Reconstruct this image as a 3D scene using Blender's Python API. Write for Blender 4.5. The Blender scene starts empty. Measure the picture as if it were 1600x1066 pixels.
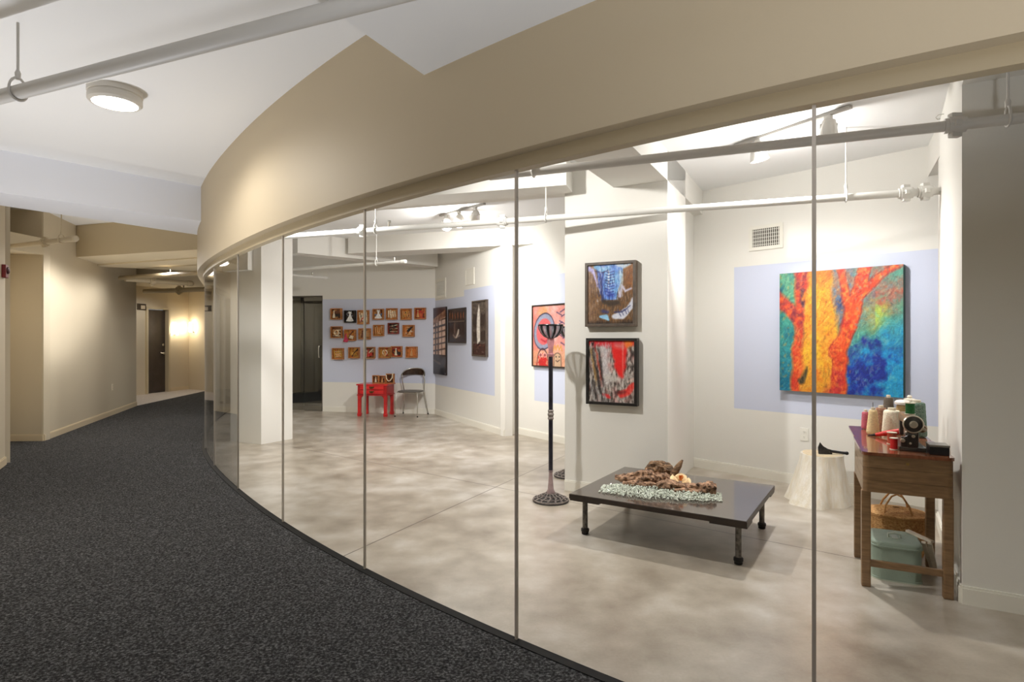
import bpy, bmesh, math, random
from mathutils import Vector, Matrix, noise
random.seed(7)
SC = bpy.context.scene
COL = SC.collection
PI = math.pi
F, CX, HY, EYE = 920.0, 800.0, 529.0, 1.38      # focal length in px, centre column, horizon row, eye height in m

# ------------------------------------------------------------------ placing
def gp(px, py, z=0.0):
    """point of the horizontal plane z that a measured pixel of the survey photo falls on"""
    y = (EYE - z) * F / (py - HY)
    return Vector(((px - CX) / F * y, y, z))
def wp(p0, p1, px, py):
    """(u, z) on the vertical wall p0-p1"""
    k = (px - CX) / F
    d = Vector((p1[0] - p0[0], p1[1] - p0[1])); L = d.length; d /= L
    u = (k * p0[1] - p0[0]) / (d.x - k * d.y)
    y = p0[1] + d.y * u
    return u, EYE + (HY - py) / F * y

# ------------------------------------------------------------------ colours and materials
def lin(c):
    return tuple(((v / 255) / 12.92 if v / 255 <= .04045 else ((v / 255 + .055) / 1.055) ** 2.4) for v in c)
def rgba(c): return (*lin(c), 1.0)
def mat(name, c, rough=.5, metal=0.0, bump=0.0, bscale=60.0, var=0.0, vscale=8.0, spec=.5, coat=0.0, c2=None, stretch=None, detail=4):
    m = bpy.data.materials.new(name); m.use_nodes = True
    nt = m.node_tree; b = nt.nodes['Principled BSDF']
    b.inputs['Base Color'].default_value = rgba(c)
    b.inputs['Roughness'].default_value = rough
    b.inputs['Metallic'].default_value = metal
    b.inputs['Specular IOR Level'].default_value = spec
    b.inputs['Coat Weight'].default_value = coat
    tc = nt.nodes.new('ShaderNodeTexCoord'); src = tc.outputs['Object']
    if stretch:
        mp = nt.nodes.new('ShaderNodeMapping'); mp.inputs['Scale'].default_value = stretch
        nt.links.new(src, mp.inputs['Vector']); src = mp.outputs['Vector']
    if var > 0 or c2:
        n = nt.nodes.new('ShaderNodeTexNoise'); n.inputs['Scale'].default_value = vscale; n.inputs['Detail'].default_value = detail
        nt.links.new(src, n.inputs['Vector'])
        r = nt.nodes.new('ShaderNodeValToRGB')
        r.color_ramp.elements[0].position = .33; r.color_ramp.elements[1].position = .67
        lo = [v * (1 - var) for v in c]; hi = [min(255, v * (1 + var)) for v in c]
        if c2: lo, hi = c, c2
        r.color_ramp.elements[0].color = rgba(lo); r.color_ramp.elements[1].color = rgba(hi)
        nt.links.new(n.outputs['Fac'], r.inputs['Fac']); nt.links.new(r.outputs['Color'], b.inputs['Base Color'])
    if bump > 0:
        n2 = nt.nodes.new('ShaderNodeTexNoise'); n2.inputs['Scale'].default_value = bscale; n2.inputs['Detail'].default_value = 3
        nt.links.new(src, n2.inputs['Vector'])
        bp = nt.nodes.new('ShaderNodeBump'); bp.inputs['Strength'].default_value = bump; bp.inputs['Distance'].default_value = .01
        nt.links.new(n2.outputs['Fac'], bp.inputs['Height']); nt.links.new(bp.outputs['Normal'], b.inputs['Normal'])
    return m
def emit(name, c, s):
    m = bpy.data.materials.new(name); m.use_nodes = True
    b = m.node_tree.nodes['Principled BSDF']
    b.inputs['Base Color'].default_value = rgba(c)
    b.inputs['Emission Color'].default_value = rgba(c); b.inputs['Emission Strength'].default_value = s
    return m
def attr_mat(name, rough=.45, spec=.5, streak=0.15, scale=40, coat=0.0):
    """paint colour carried by the mesh, broken up by brush noise"""
    m = bpy.data.materials.new(name); m.use_nodes = True
    nt = m.node_tree; b = nt.nodes['Principled BSDF']; L = nt.links.new
    a = nt.nodes.new('ShaderNodeAttribute'); a.attribute_name = 'paint'
    tc = nt.nodes.new('ShaderNodeTexCoord')
    n = nt.nodes.new('ShaderNodeTexNoise'); n.inputs['Scale'].default_value = scale; n.inputs['Detail'].default_value = 5; n.inputs['Distortion'].default_value = 1.5
    L(tc.outputs['Object'], n.inputs['Vector'])
    mx = nt.nodes.new('ShaderNodeMix'); mx.data_type = 'RGBA'; mx.blend_type = 'OVERLAY'; mx.inputs['Factor'].default_value = streak
    L(a.outputs['Color'], mx.inputs['A']); L(n.outputs['Fac'], mx.inputs['B'])
    L(mx.outputs['Result'], b.inputs['Base Color'])
    b.inputs['Roughness'].default_value = rough; b.inputs['Specular IOR Level'].default_value = spec; b.inputs['Coat Weight'].default_value = coat
    bp = nt.nodes.new('ShaderNodeBump'); bp.inputs['Strength'].default_value = .25; bp.inputs['Distance'].default_value = .004
    L(n.outputs['Fac'], bp.inputs['Height']); L(bp.outputs['Normal'], b.inputs['Normal'])
    return m

# ------------------------------------------------------------------ mesh building
class MB:
    def __init__(s): s.bm = bmesh.new(); s.mi = 0
    def _f(s, vs, smooth=False):
        try:
            f = s.bm.faces.new(vs); f.material_index = s.mi; f.smooth = smooth; return f
        except ValueError: return None
    def box(s, c, d, rot=None, bev=0.0):
        M = Matrix.Translation(c) @ (rot.to_4x4() if rot is not None else Matrix())
        r = bmesh.ops.create_cube(s.bm, size=1.0, matrix=M @ Matrix.Diagonal((*d, 1)))
        fs = {f for v in r['verts'] for f in v.link_faces}
        for f in fs: f.material_index = s.mi
        if bev > 0:
            es = list({e for v in r['verts'] for e in v.link_edges})
            rr = bmesh.ops.bevel(s.bm, geom=es, offset=bev, segments=2, profile=.7, affect='EDGES')
            for f in rr['faces']: f.material_index = s.mi
        return s
    def prism(s, pts, z0, z1, smooth=False):
        a = [s.bm.verts.new((p[0], p[1], z0)) for p in pts]; b = [s.bm.verts.new((p[0], p[1], z1)) for p in pts]
        s._f(list(reversed(a))); s._f(b); n = len(pts)
        for i in range(n): s._f([a[i], a[(i + 1) % n], b[(i + 1) % n], b[i]], smooth)
        return s
    def ring(s, c, ax, r, n, up=None, sx=1.0, sy=1.0):
        ax = Vector(ax).normalized()
        u = Vector(up) if up is not None else (Vector((0, 0, 1)) if abs(ax.z) < .9 else Vector((1, 0, 0)))
        u = (u - ax * u.dot(ax)).normalized(); v = ax.cross(u)
        return [s.bm.verts.new(Vector(c) + u * (r * sx * math.cos(2 * PI * i / n)) + v * (r * sy * math.sin(2 * PI * i / n))) for i in range(n)]
    def skin(s, rings, caps=True, smooth=True, closed=False):
        n = len(rings[0])
        pairs = list(zip(rings, rings[1:])) + ([(rings[-1], rings[0])] if closed else [])
        for a, b in pairs:
            for i in range(n): s._f([a[i], a[(i + 1) % n], b[(i + 1) % n], b[i]], smooth)
        if caps and not closed: s._f(list(reversed(rings[0]))); s._f(rings[-1])
        return s
    def cyl(s, p0, p1, r0, r1=None, n=16, caps=True):
        p0, p1 = Vector(p0), Vector(p1); ax = p1 - p0; r1 = r0 if r1 is None else r1
        return s.skin([s.ring(p0, ax, r0, n), s.ring(p1, ax, r1, n)], caps)
    def tube(s, pts, r, n=10, closed=False):
        pts = [Vector(p) for p in pts]; rs = r if isinstance(r, (list, tuple)) else [r] * len(pts)
        rings = []; up = None
        for i, p in enumerate(pts):
            if closed: t = pts[(i + 1) % len(pts)] - pts[i - 1]
            else: t = pts[min(i + 1, len(pts) - 1)] - pts[max(i - 1, 0)]
            t.normalize()
            if up is None: up = Vector((0, 0, 1)) if abs(t.z) < .9 else Vector((1, 0, 0))
            up = (up - t * up.dot(t)).normalized()
            rings.append(s.ring(p, t, rs[i], n, up))
        return s.skin(rings, True, True, closed)
    def lathe(s, prof, n=32, c=(0, 0, 0), M=None, caps=True):
        rings = []
        for r, z in prof:
            vs = [Vector((max(r, .0004) * math.cos(2 * PI * i / n), max(r, .0004) * math.sin(2 * PI * i / n), z)) for i in range(n)]
            if M is not None: vs = [M @ v for v in vs]
            rings.append([s.bm.verts.new(v + Vector(c)) for v in vs])
        return s.skin(rings, caps)
    def ball(s, c, r, sc=(1, 1, 1), rot=None, n=12):
        M = Matrix.Translation(c) @ (rot.to_4x4() if rot is not None else Matrix()) @ Matrix.Diagonal((r * sc[0], r * sc[1], r * sc[2], 1))
        q = bmesh.ops.create_uvsphere(s.bm, u_segments=n, v_segments=max(6, n // 2 + 2), radius=1, matrix=M)
        for f in {f for v in q['verts'] for f in v.link_faces}: f.smooth = True; f.material_index = s.mi
        return s
    def poly(s, pts, thick_dir):
        """flat outline given real thickness along thick_dir"""
        a = [s.bm.verts.new(Vector(p)) for p in pts]; b = [s.bm.verts.new(Vector(p) + Vector(thick_dir)) for p in pts]
        s._f(a); s._f(list(reversed(b))); n = len(pts)
        for i in range(n): s._f([a[i], b[i], b[(i + 1) % n], a[(i + 1) % n]])
        return s
    def build(s, name, m, parent=None, loc=None, sharp=40, weld=False):
        bm = s.bm
        if weld: bmesh.ops.remove_doubles(bm, verts=bm.verts, dist=1e-5)
        bmesh.ops.recalc_face_normals(bm, faces=bm.faces)
        for e in bm.edges:
            if len(e.link_faces) == 2 and e.calc_face_angle(0) > math.radians(sharp): e.smooth = False
        me = bpy.data.meshes.new(name); bm.to_mesh(me); bm.free()
        for k in (m if isinstance(m, (list, tuple)) else [m]): me.materials.append(k)
        o = bpy.data.objects.new(name, me); COL.objects.link(o)
        if parent is not None: o.parent = parent
        if loc is not None: o.location = loc
        return o
def empty(name, loc=(0, 0, 0), rz=0.0, rot=None):
    o = bpy.data.objects.new(name, None); COL.objects.link(o); o.location = loc
    o.rotation_euler = rot if rot is not None else (0, 0, rz); o.empty_display_size = .1
    return o
def tag(o, label, cat, group=None, kind=None):
    o['label'] = label; o['category'] = cat
    if group: o['group'] = group
    if kind: o['kind'] = kind
    return o
def thing(name, label, cat, loc=(0, 0, 0), rz=0.0, group=None, rot=None):
    return tag(empty(name, loc, rz, rot), label, cat, group)
def struct(o): o['kind'] = 'structure'; return o
def copy_tree(o, parent=None):
    c = o.copy(); COL.objects.link(c)
    if parent is not None: c.parent = parent
    for ch in list(o.children): copy_tree(ch, c)
    return c
RX = lambda a: Matrix.Rotation(a, 3, 'X')
RY = lambda a: Matrix.Rotation(a, 3, 'Y')
RZ = lambda a: Matrix.Rotation(a, 3, 'Z')
# ================================================================== the setting
M_white = mat('gallery_wall_paint', (229, 227, 222), .75, bump=.05, bscale=220)
M_lav = mat('lavender_paint', (203, 209, 230), .75, bump=.05, bscale=220)
M_ceil = mat('ceiling_paint', (240, 241, 242), .85, bump=.04, bscale=150)
M_beamw = mat('white_beam_paint', (234, 237, 245), .85, bump=.04, bscale=150)
M_beige = mat('beige_wall_paint', (214, 202, 178), .72, bump=.05, bscale=200)
M_beamb = mat('beige_beam_paint', (212, 199, 172), .75, bump=.05, bscale=200)
M_fascia = mat('tan_fascia_paint', (190, 175, 148), .6, bump=.03, bscale=120)
M_trimw = mat('white_trim', (232, 229, 220), .55)
M_trimb = mat('beige_trim', (222, 206, 176), .55)
M_frame = mat('tan_metal_head', (172, 157, 128), .45)
M_seal = mat('joint_silicone', (196, 187, 176), .35, metal=.3)
M_black = mat('black_channel', (10, 10, 11), .6, spec=.2)
M_dark = mat('dark_wall', (74, 70, 67), .8)
M_pipe = mat('painted_pipe', (222, 221, 217), .45)
M_pipeg = mat('grey_pipe', (214, 211, 207), .45)
M_pipeb = mat('beige_pipe', (206, 192, 164), .5)

# concrete with saw cut joints
def concrete():
    m = bpy.data.materials.new('polished_concrete'); m.use_nodes = True
    nt = m.node_tree; b = nt.nodes['Principled BSDF']; L = nt.links.new
    tc = nt.nodes.new('ShaderNodeTexCoord')
    def noi(s, d, dist=0.0):
        n = nt.nodes.new('ShaderNodeTexNoise'); n.inputs['Scale'].default_value = s; n.inputs['Detail'].default_value = d; n.inputs['Distortion'].default_value = dist
        L(tc.outputs['Object'], n.inputs['Vector']); return n.outputs['Fac']
    n1, n2, n3 = noi(.7, 5), noi(4.2, 8), noi(80, 3)
    def math_(op, a, bb):
        q = nt.nodes.new('ShaderNodeMath'); q.operation = op
        for i, v in enumerate((a, bb)):
            if isinstance(v, (int, float)): q.inputs[i].default_value = v
            else: L(v, q.inputs[i])
        return q.outputs[0]
    mixv = math_('ADD', math_('ADD', math_('MULTIPLY', n1, .55), math_('MULTIPLY', n2, .38)), math_('MULTIPLY', n3, .07))
    r = nt.nodes.new('ShaderNodeValToRGB'); cr = r.color_ramp
    cr.elements[0].position = .36; cr.elements[0].color = rgba((134, 122, 107))
    cr.elements[1].position = .64; cr.elements[1].color = rgba((208, 202, 194))
    e = cr.elements.new(.5); e.color = rgba((174, 164, 150))
    L(mixv, r.inputs['Fac'])
    sx = nt.nodes.new('ShaderNodeSeparateXYZ'); L(tc.outputs['Object'], sx.inputs[0])
    tot = None
    for p, q, w in JOINTS:
        d = (q - p).to_2d().normalized(); n = Vector((-d.y, d.x)); c = n.dot(p.to_2d())
        v = math_('SUBTRACT', math_('ADD', math_('MULTIPLY', sx.outputs['X'], n.x), math_('MULTIPLY', sx.outputs['Y'], n.y)), c)
        v = math_('LESS_THAN', math_('ABSOLUTE', v, 0), w)
        tot = v if tot is None else math_('MAXIMUM', tot, v)
    mx = nt.nodes.new('ShaderNodeMix'); mx.data_type = 'RGBA'; L(tot, mx.inputs['Factor'])
    L(r.outputs['Color'], mx.inputs['A']); mx.inputs['B'].default_value = rgba((92, 80, 70))
    L(mx.outputs['Result'], b.inputs['Base Color'])
    rr = nt.nodes.new('ShaderNodeMapRange'); rr.inputs['To Min'].default_value = .285; rr.inputs['To Max'].default_value = .34
    L(n2, rr.inputs['Value']); L(rr.outputs['Result'], b.inputs['Roughness'])
    b.inputs['Specular IOR Level'].default_value = .75
    return m
JOINTS = [(gp(535, 870), gp(883, 712), .0045), (gp(995, 805), gp(1343, 874), .0045)]
M_conc = concrete()
def carpet():
    m = bpy.data.materials.new('black_carpet'); m.use_nodes = True
    nt = m.node_tree; b = nt.nodes['Principled BSDF']; L = nt.links.new
    tc = nt.nodes.new('ShaderNodeTexCoord')
    n = nt.nodes.new('ShaderNodeTexNoise'); n.inputs['Scale'].default_value = 260; n.inputs['Detail'].default_value = 5; n.inputs['Roughness'].default_value = .7
    n2 = nt.nodes.new('ShaderNodeTexNoise'); n2.inputs['Scale'].default_value = 85; n2.inputs['Detail'].default_value = 6
    for q in (n, n2): L(tc.outputs['Object'], q.inputs['Vector'])
    ad = nt.nodes.new('ShaderNodeMath'); ad.operation = 'MULTIPLY'; L(n.outputs['Fac'], ad.inputs[0]); L(n2.outputs['Fac'], ad.inputs[1])
    r = nt.nodes.new('ShaderNodeValToRGB'); cr = r.color_ramp
    cr.elements[0].position = .15; cr.elements[0].color = rgba((13, 13, 14))
    cr.elements[1].position = .42; cr.elements[1].color = rgba((150, 150, 151))
    e = cr.elements.new(.26); e.color = rgba((62, 62, 63))
    L(ad.outputs[0], r.inputs['Fac']); L(r.outputs['Color'], b.inputs['Base Color'])
    b.inputs['Roughness'].default_value = .95; b.inputs['Specular IOR Level'].default_value = .15
    bp = nt.nodes.new('ShaderNodeBump'); bp.inputs['Strength'].default_value = .9; bp.inputs['Distance'].default_value = .012
    L(ad.outputs[0], bp.inputs['Height']); L(bp.outputs['Normal'], b.inputs['Normal'])
    return m
M_carpet = carpet()
def glass():
    m = bpy.data.materials.new('clear_glass'); m.use_nodes = True
    nt = m.node_tree; nt.nodes.clear(); L = nt.links.new
    o = nt.nodes.new('ShaderNodeOutputMaterial'); mx = nt.nodes.new('ShaderNodeMixShader')
    t = nt.nodes.new('ShaderNodeBsdfTransparent'); t.inputs['Color'].default_value = (.985, .992, .988, 1)
    g = nt.nodes.new('ShaderNodeBsdfGlossy'); g.inputs['Roughness'].default_value = 0.0
    fr = nt.nodes.new('ShaderNodeFresnel'); ge = nt.nodes.new('ShaderNodeNewGeometry')
    ir = nt.nodes.new('ShaderNodeMapRange'); ir.inputs['To Min'].default_value = 1.45; ir.inputs['To Max'].default_value = 1 / 1.45   # same pane seen from within
    L(ge.outputs['Backfacing'], ir.inputs['Value']); L(ir.outputs['Result'], fr.inputs['IOR'])
    L(fr.outputs[0], mx.inputs[0]); L(t.outputs[0], mx.inputs[1]); L(g.outputs[0], mx.inputs[2]); L(mx.outputs[0], o.inputs[0])
    return m
M_glassr = glass()
def clear():
    m = bpy.data.materials.new('clear_lowiron_glass'); m.use_nodes = True
    nt = m.node_tree; nt.nodes.clear()
    o = nt.nodes.new('ShaderNodeOutputMaterial'); t = nt.nodes.new('ShaderNodeBsdfTransparent'); t.inputs['Color'].default_value = (.985, .992, .988, 1)
    nt.links.new(t.outputs[0], o.inputs[0]); return m
M_glass = clear()

# glass line: joints of the curved glazing, right to left
G = [(4.16, .17), (3.09, .70), (2.035, 1.29), (.989, 1.928), (.0204, 2.679), (-.8745, 3.498), (-1.709, 4.393), (-2.492, 5.357),
     (-3.209, 6.348), (-3.825, 7.339), (-4.37, 8.43), (-4.85, 9.55), (-5.24, 10.7), (-5.55, 11.87), (-5.78, 13.06)]
G = [Vector(p) for p in G]
def spline(P, k=8):
    out = []
    for i in range(len(P) - 1):
        a, b, c, d = P[max(i - 1, 0)], P[i], P[i + 1], P[min(i + 2, len(P) - 1)]
        for j in range(k):
            t = j / k
            out.append(.5 * ((2 * b) + (c - a) * t + (2 * a - 5 * b + 4 * c - d) * t * t + (3 * b - a - 3 * c + d) * t ** 3))
    out.append(P[-1]); return out
GS = spline(G)
def offs(P, d):
    """offset towards the corridor (left of travel)"""
    out = []
    for i, p in enumerate(P):
        t = (P[min(i + 1, len(P) - 1)] - P[max(i - 1, 0)]).normalized()
        out.append(p + Vector((-t.y, t.x)) * d)
    return out
def sweep(mb, P, prof):
    """profile of (offset, z) swept along plan line P"""
    cols = []
    for d, z in prof:
        cols.append([(q.x, q.y, z) for q in offs(P, d)])
    rings = [[mb.bm.verts.new(cols[k][i]) for k in range(len(prof))] for i in range(len(P))]
    mb.skin(rings, True, True); return mb
ZG, ZH, ZC, ZR = 2.147, 2.204, 3.10, 2.95     # glass top, header bottom, corridor ceiling, gallery ceiling
mb = MB(); sweep(mb, GS, [(.085, ZH), (.085, ZC), (-.10, ZC), (-.10, ZH)])
struct(mb.build('wall_fascia', M_fascia))
mb = MB(); sweep(mb, GS, [(.022, ZG - .004), (.022, ZH), (-.03, ZH), (-.03, ZG - .004)])
struct(mb.build('trim_1', M_frame))
mb = MB(); sweep(mb, GS, [(.036, 0), (.036, .012), (-.012, .012), (-.012, 0)])
struct(mb.build('trim_2', M_black))
# glass panels, flat, each with its silicone joint
for i in range(len(G) - 1):
    a, b = G[i], G[i + 1]; d = (b - a).normalized(); n = Vector((-d.y, d.x))
    g = .006
    mb = MB(); p = [a + d * g - n * .006, b - d * g - n * .006, b - d * g + n * .006, a + d * g + n * .006]
    mb.prism(p, .012, ZG)
    w = struct(mb.build('window_%d' % (i + 1), M_glassr if i >= 7 else M_glass))
    mb = MB(); mb.prism([b - d * .006 - n * .006, b + d * .006 - n * .006, b + d * .006 + n * .006, b - d * .006 + n * .006], .012, ZG - .004)
    mb.build('joint_seal', M_seal, w)

# ---- floors
BW0, BW1 = gp(504, 643).to_2d(), gp(680, 647).to_2d()             # back wall of the gallery
RW1 = gp(789, 682).to_2d()                                        # end of the photograph wall
W20, W21 = gp(809, 678).to_2d(), gp(883, 694).to_2d()             # wall with the face painting
AW0 = gp(1083, 729).to_2d(); AWd = (gp(1327, 772).to_2d() - AW0).normalized()
AW1 = AW0 + AWd * 2.9
mb = MB(); mb.prism([(-12, -5), (7, -5), (7, 22), (-12, 22)], -.1, 0)
struct(mb.build('floor', M_conc))
LW = [gp(0, 733).to_2d(), gp(8, 727).to_2d(), gp(8, 691).to_2d(), gp(68, 690).to_2d(), gp(213, 635).to_2d(), gp(213, 618.3).to_2d(), gp(295, 608.5).to_2d()]
outer = offs(G, .02)
mb = MB()
cp = [tuple(p) for p in outer] + [(-5.9, 17.5), tuple(gp(330, 609.6).to_2d()), tuple(LW[4]), tuple(LW[3]), (-6.9, 7.84), (-6.9, 6.41), (-5.52, 6.41), (-4.0, 3.8), (-3.45, 1.0), (-3.1, -3.4), (4.2, -3.4)]
mb.prism(cp, 0, .008)
struct(mb.build('floor_carpet', M_carpet))
mb = MB(); mb.prism([tuple(LW[4]), tuple(gp(330, 609.6).to_2d()), (-5.9, 17.5), (-9.5, 18), tuple(LW[6] + Vector((-.3, 0))), tuple(LW[5] + Vector((-.3, 0))), tuple(LW[4] + Vector((-.5, .1)))], 0, .006)
struct(mb.build('floor_far', mat('pale_far_floor', (204, 196, 190), .6, var=.05, vscale=40)))

# ---- ceilings and beams
mb = MB(); mb.prism([(-12, -5), (7, -5), (7, 22), (-12, 22)], ZC, ZC + .1)
struct(mb.build('ceiling', M_ceil))
mb = MB()
gc = [tuple(p) for p in offs(G, -.10)] + [(-5.6, 13.06), (-.5, 13.06), (6, 5), (6, .17)]
mb.prism(gc, ZR, ZR + .1)
struct(mb.build('ceiling_gallery', M_ceil))
def beam(name, pts, z0, z1, m):
    mb = MB(); mb.prism([tuple(p)[:2] for p in pts], z0, z1); return struct(mb.build(name, m))
# corridor beams
e0, e1 = gp(494, 0, 2.71).to_2d(), gp(678, 128, 2.71).to_2d(); d = (e1 - e0).normalized()
s_ = Vector((d.y, -d.x)) * 1.5
nb = Vector((-d.y, d.x)); edge = []                      # the beam dies into the middle of the curved fascia
run = offs(GS, -.01)
for p, q in zip(run, run[1:]):
    a, b = nb.dot(p - e0), nb.dot(q - e0)
    for lim in (-1.5, 0):
        if (a - lim) * (b - lim) < 0: edge.append(p + (q - p) * ((lim - a) / (b - a)))
    if -1.5 < b < 0: edge.append(q)
edge.sort(key=lambda p: -nb.dot(p - e0))
beam('trim_3', [e0 - d * 2.9] + edge + [e0 - d * 2.9 + s_], 2.71, ZC, M_ceil)
n0, n1, f0, f1 = gp(0, 301, 2.71).to_2d(), gp(310, 345, 2.71).to_2d(), gp(0, 321, 2.71).to_2d(), gp(308, 367, 2.71).to_2d()
beam('trim_4', [n0 + (n0 - n1) * .6, n1 + (n1 - n0) * .09, f1 + (f1 - f0) * .09, f0 + (f0 - f1) * .6], 2.71, ZC, M_beamw)
q0, q1 = gp(0, 30, 2.92).to_2d(), gp(95, 0, 2.92).to_2d(); d = (q1 - q0).normalized(); s_ = Vector((-d.y, d.x)) * -.55
beam('trim_5', [q0 - d * 1.1, q1 + d * .15, q1 + d * .15 + s_, q0 - d * 1.1 + s_], 2.92, ZC, M_ceil)
a0, a1 = gp(115, 402, 2.62).to_2d(), gp(308, 390, 2.62).to_2d()
b0, b1 = gp(180, 411, 2.62).to_2d(), gp(307.5, 402, 2.62).to_2d()
beam('trim_6', [a0 + (a0 - a1) * .35, a1 + (a1 - a0) * .15, b1 + (b1 - b0) * .15, b0 + (b0 - b1) * .6], 2.62, ZC, M_beamb)
c0, c1 = gp(140, 416, 2.60).to_2d(), gp(307.5, 424, 2.60).to_2d()
beam('trim_7', [b0 + (b0 - b1) * .35, b1 + (b1 - b0) * .3, c1 + (c1 - c0) * .15, c0], 2.60, ZC, M_beamb)
# gallery beams
def obeam(name, p, q, w, z0, m=M_white, z1=ZR + .02):
    """beam whose near bottom edge runs p-q, w metres deep away from the eye"""
    p, q = Vector(p[:2]), Vector(q[:2]); d = (q - p).normalized(); n = Vector((-d.y, d.x))
    if n.y < 0: n = -n
    return beam(name, [p, q, q + n * w, p + n * w], z0, z1, m)
r0, r1 = gp(640, 308, 2.7), gp(860, 291, 2.7); dr = (r0 - r1).normalized()
obeam('trim_8', r1 - dr * .14, r0 + dr * 1.75, .42, 2.70)
r0, r1 = gp(570, 395, 2.7), gp(853, 380, 2.7); dr = (r0 - r1).normalized()
obeam('trim_9', r1 - dr * .9, r0 + dr * .3, .46, 2.70)
obeam('trim_10', gp(465, 394, 2.66), gp(684, 421, 2.60), .3, 2.65)
# radial beams flush with the two piers
D1 = Vector((.477, .879)); N1 = Vector((-.879, .477))
P1R = gp(1043, 282, 2.7).to_2d()
beam('trim_11', [P1R - D1 * 2.36, P1R + D1 * 1.62, P1R + D1 * 1.62 + N1 * .47, P1R - D1 * 2.36 + N1 * .47], 2.70, ZR + .02, M_white)
K = P1R
beam('wall_pier', [K, K + D1 * .686, K + D1 * .686 + N1 * .93, K + N1 * .93], 0, ZR + .02, M_white)
beam('wall_stub', [K + D1 * .68 + N1 * .10, K + D1 * 1.62 + N1 * .10, K + D1 * 1.62 + N1 * .30, K + D1 * .68 + N1 * .30], 0, 2.72, M_white)
Q0 = gp(1503, 943).to_2d(); Q1 = gp(1466, 251, 2.7).to_2d(); Q2 = gp(1442, 291, 2.7).to_2d()
Q3 = Q0 + (gp(1600, 960).to_2d() - Q0).normalized() * 3.0
beam('wall_right', [Q0, Q1, Q1 + (Q3 - Q0) * .55, Q3], 0, ZR + .02, M_white)
beam('trim_12', [Q1 - (Q1 - Q0) * .1, Q2 + (Q2 - Q1) * .6, Q2 + (Q2 - Q1) * .6 + Vector((.5, -.35)), Q1 + Vector((.5, -.35))], 2.70, ZR + .02, M_white)
beam('trim_13', [Q0 - (Q1 - Q0).normalized() * 1.1, Q0 + (Q1 - Q0) * .1, Q0 + (Q1 - Q0) * .1 + Vector((.5, -.3)), Q0 - (Q1 - Q0).normalized() * 1.1 + Vector((.5, -.3))], 2.70, ZR + .02, M_white)

# ---- walls
def wall(name, p0, p1, z0, z1, m, th=.12, patches=(), ref=(0, 0), openings=(), rev=.1):
    """straight wall whose visible face is p0-p1; paint patches and openings are (u0, u1, z0, z1)"""
    p0, p1, ref = Vector(p0[:2]), Vector(p1[:2]), Vector(ref)
    d = (p1 - p0); Lw = d.length; d /= Lw; n = Vector((-d.y, d.x))
    if n.dot(ref - p0) < 0: n = -n
    us = sorted({0.0, Lw, *[max(0, min(Lw, v)) for q in (*patches, *openings) for v in q[:2]]})
    zs = sorted({z0, z1, *[max(z0, min(z1, v)) for q in (*patches, *openings) for v in q[2:]]})
    mb = MB(); bm = mb.bm; V = {}; W = {}
    P = lambda i, j, o: (p0.x + d.x * us[i] - n.x * o, p0.y + d.y * us[i] - n.y * o, zs[j])
    for i in range(len(us)):
        for j in range(len(zs)): V[i, j] = bm.verts.new(P(i, j, 0)); W[i, j] = bm.verts.new(P(i, j, th))
    hole = lambda i, j: any(q[0] <= (us[i] + us[i + 1]) / 2 <= q[1] and q[2] <= (zs[j] + zs[j + 1]) / 2 <= q[3] for q in openings) if 0 <= i < len(us) - 1 and 0 <= j < len(zs) - 1 else True
    for i in range(len(us) - 1):
        for j in range(len(zs) - 1):
            if hole(i, j): continue
            um, zm = (us[i] + us[i + 1]) / 2, (zs[j] + zs[j + 1]) / 2
            mb.mi = 1 if any(q[0] <= um <= q[1] and q[2] <= zm <= q[3] for q in patches) else 0
            mb._f([V[i, j], V[i + 1, j], V[i + 1, j + 1], V[i, j + 1]]); mb.mi = 0
            mb._f([W[i, j], W[i, j + 1], W[i + 1, j + 1], W[i + 1, j]])
            for (di, dj, A, B) in ((-1, 0, (i, j), (i, j + 1)), (1, 0, (i + 1, j), (i + 1, j + 1)), (0, -1, (i, j), (i + 1, j)), (0, 1, (i, j + 1), (i + 1, j + 1))):
                if hole(i + di, j + dj): mb._f([V[A], V[B], W[B], W[A]])
    o = struct(mb.build(name, [m, M_lav]))
    return p0, d, n, Lw
def skirt(name, p0, p1, m, u0=0, u1=None, h=.095, ref=(0, 0), z=0):
    p0, p1, ref = Vector(p0[:2]), Vector(p1[:2]), Vector(ref)
    d = p1 - p0; Lw = d.length; d /= Lw; n = Vector((-d.y, d.x))
    if n.dot(ref - p0) < 0: n = -n
    u1 = Lw if u1 is None else u1
    a, b = p0 + d * u0, p0 + d * u1
    mb = MB(); mb.prism([a, b, b + n * .014, a + n * .014], z, z + h - .012); mb.prism([a, b, b + n * .009, a + n * .009], z + h - .012, z + h)
    return struct(mb.build(name, m))
def patch(p0, p1, px0, yt0, yb0, px1):
    u0, zt = wp(p0, p1, px0, yt0); _, zb = wp(p0, p1, px0, yb0); u1, _ = wp(p0, p1, px1, 529)
    return (u0, u1, zb, zt)
# gallery back wall with the glass doorway
Bd = (BW1 - BW0).normalized(); BWL = BW0 - Bd * 1.75; BWR = BW1 + Bd * .02
uD0, uD1 = 1.75 - 1.35, 1.75
pt = patch(BWL, BWR, 503, 468, 597, 690)
wall('wall_back', BWL, BWR, 0, ZR, M_white, patches=[(1.752, 9, pt[2], pt[3])], openings=[(uD0, uD1, 0, 2.19)])
skirt('baseboard_back', BWL, BWR, M_trimw, u0=uD1 + .02)
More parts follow.
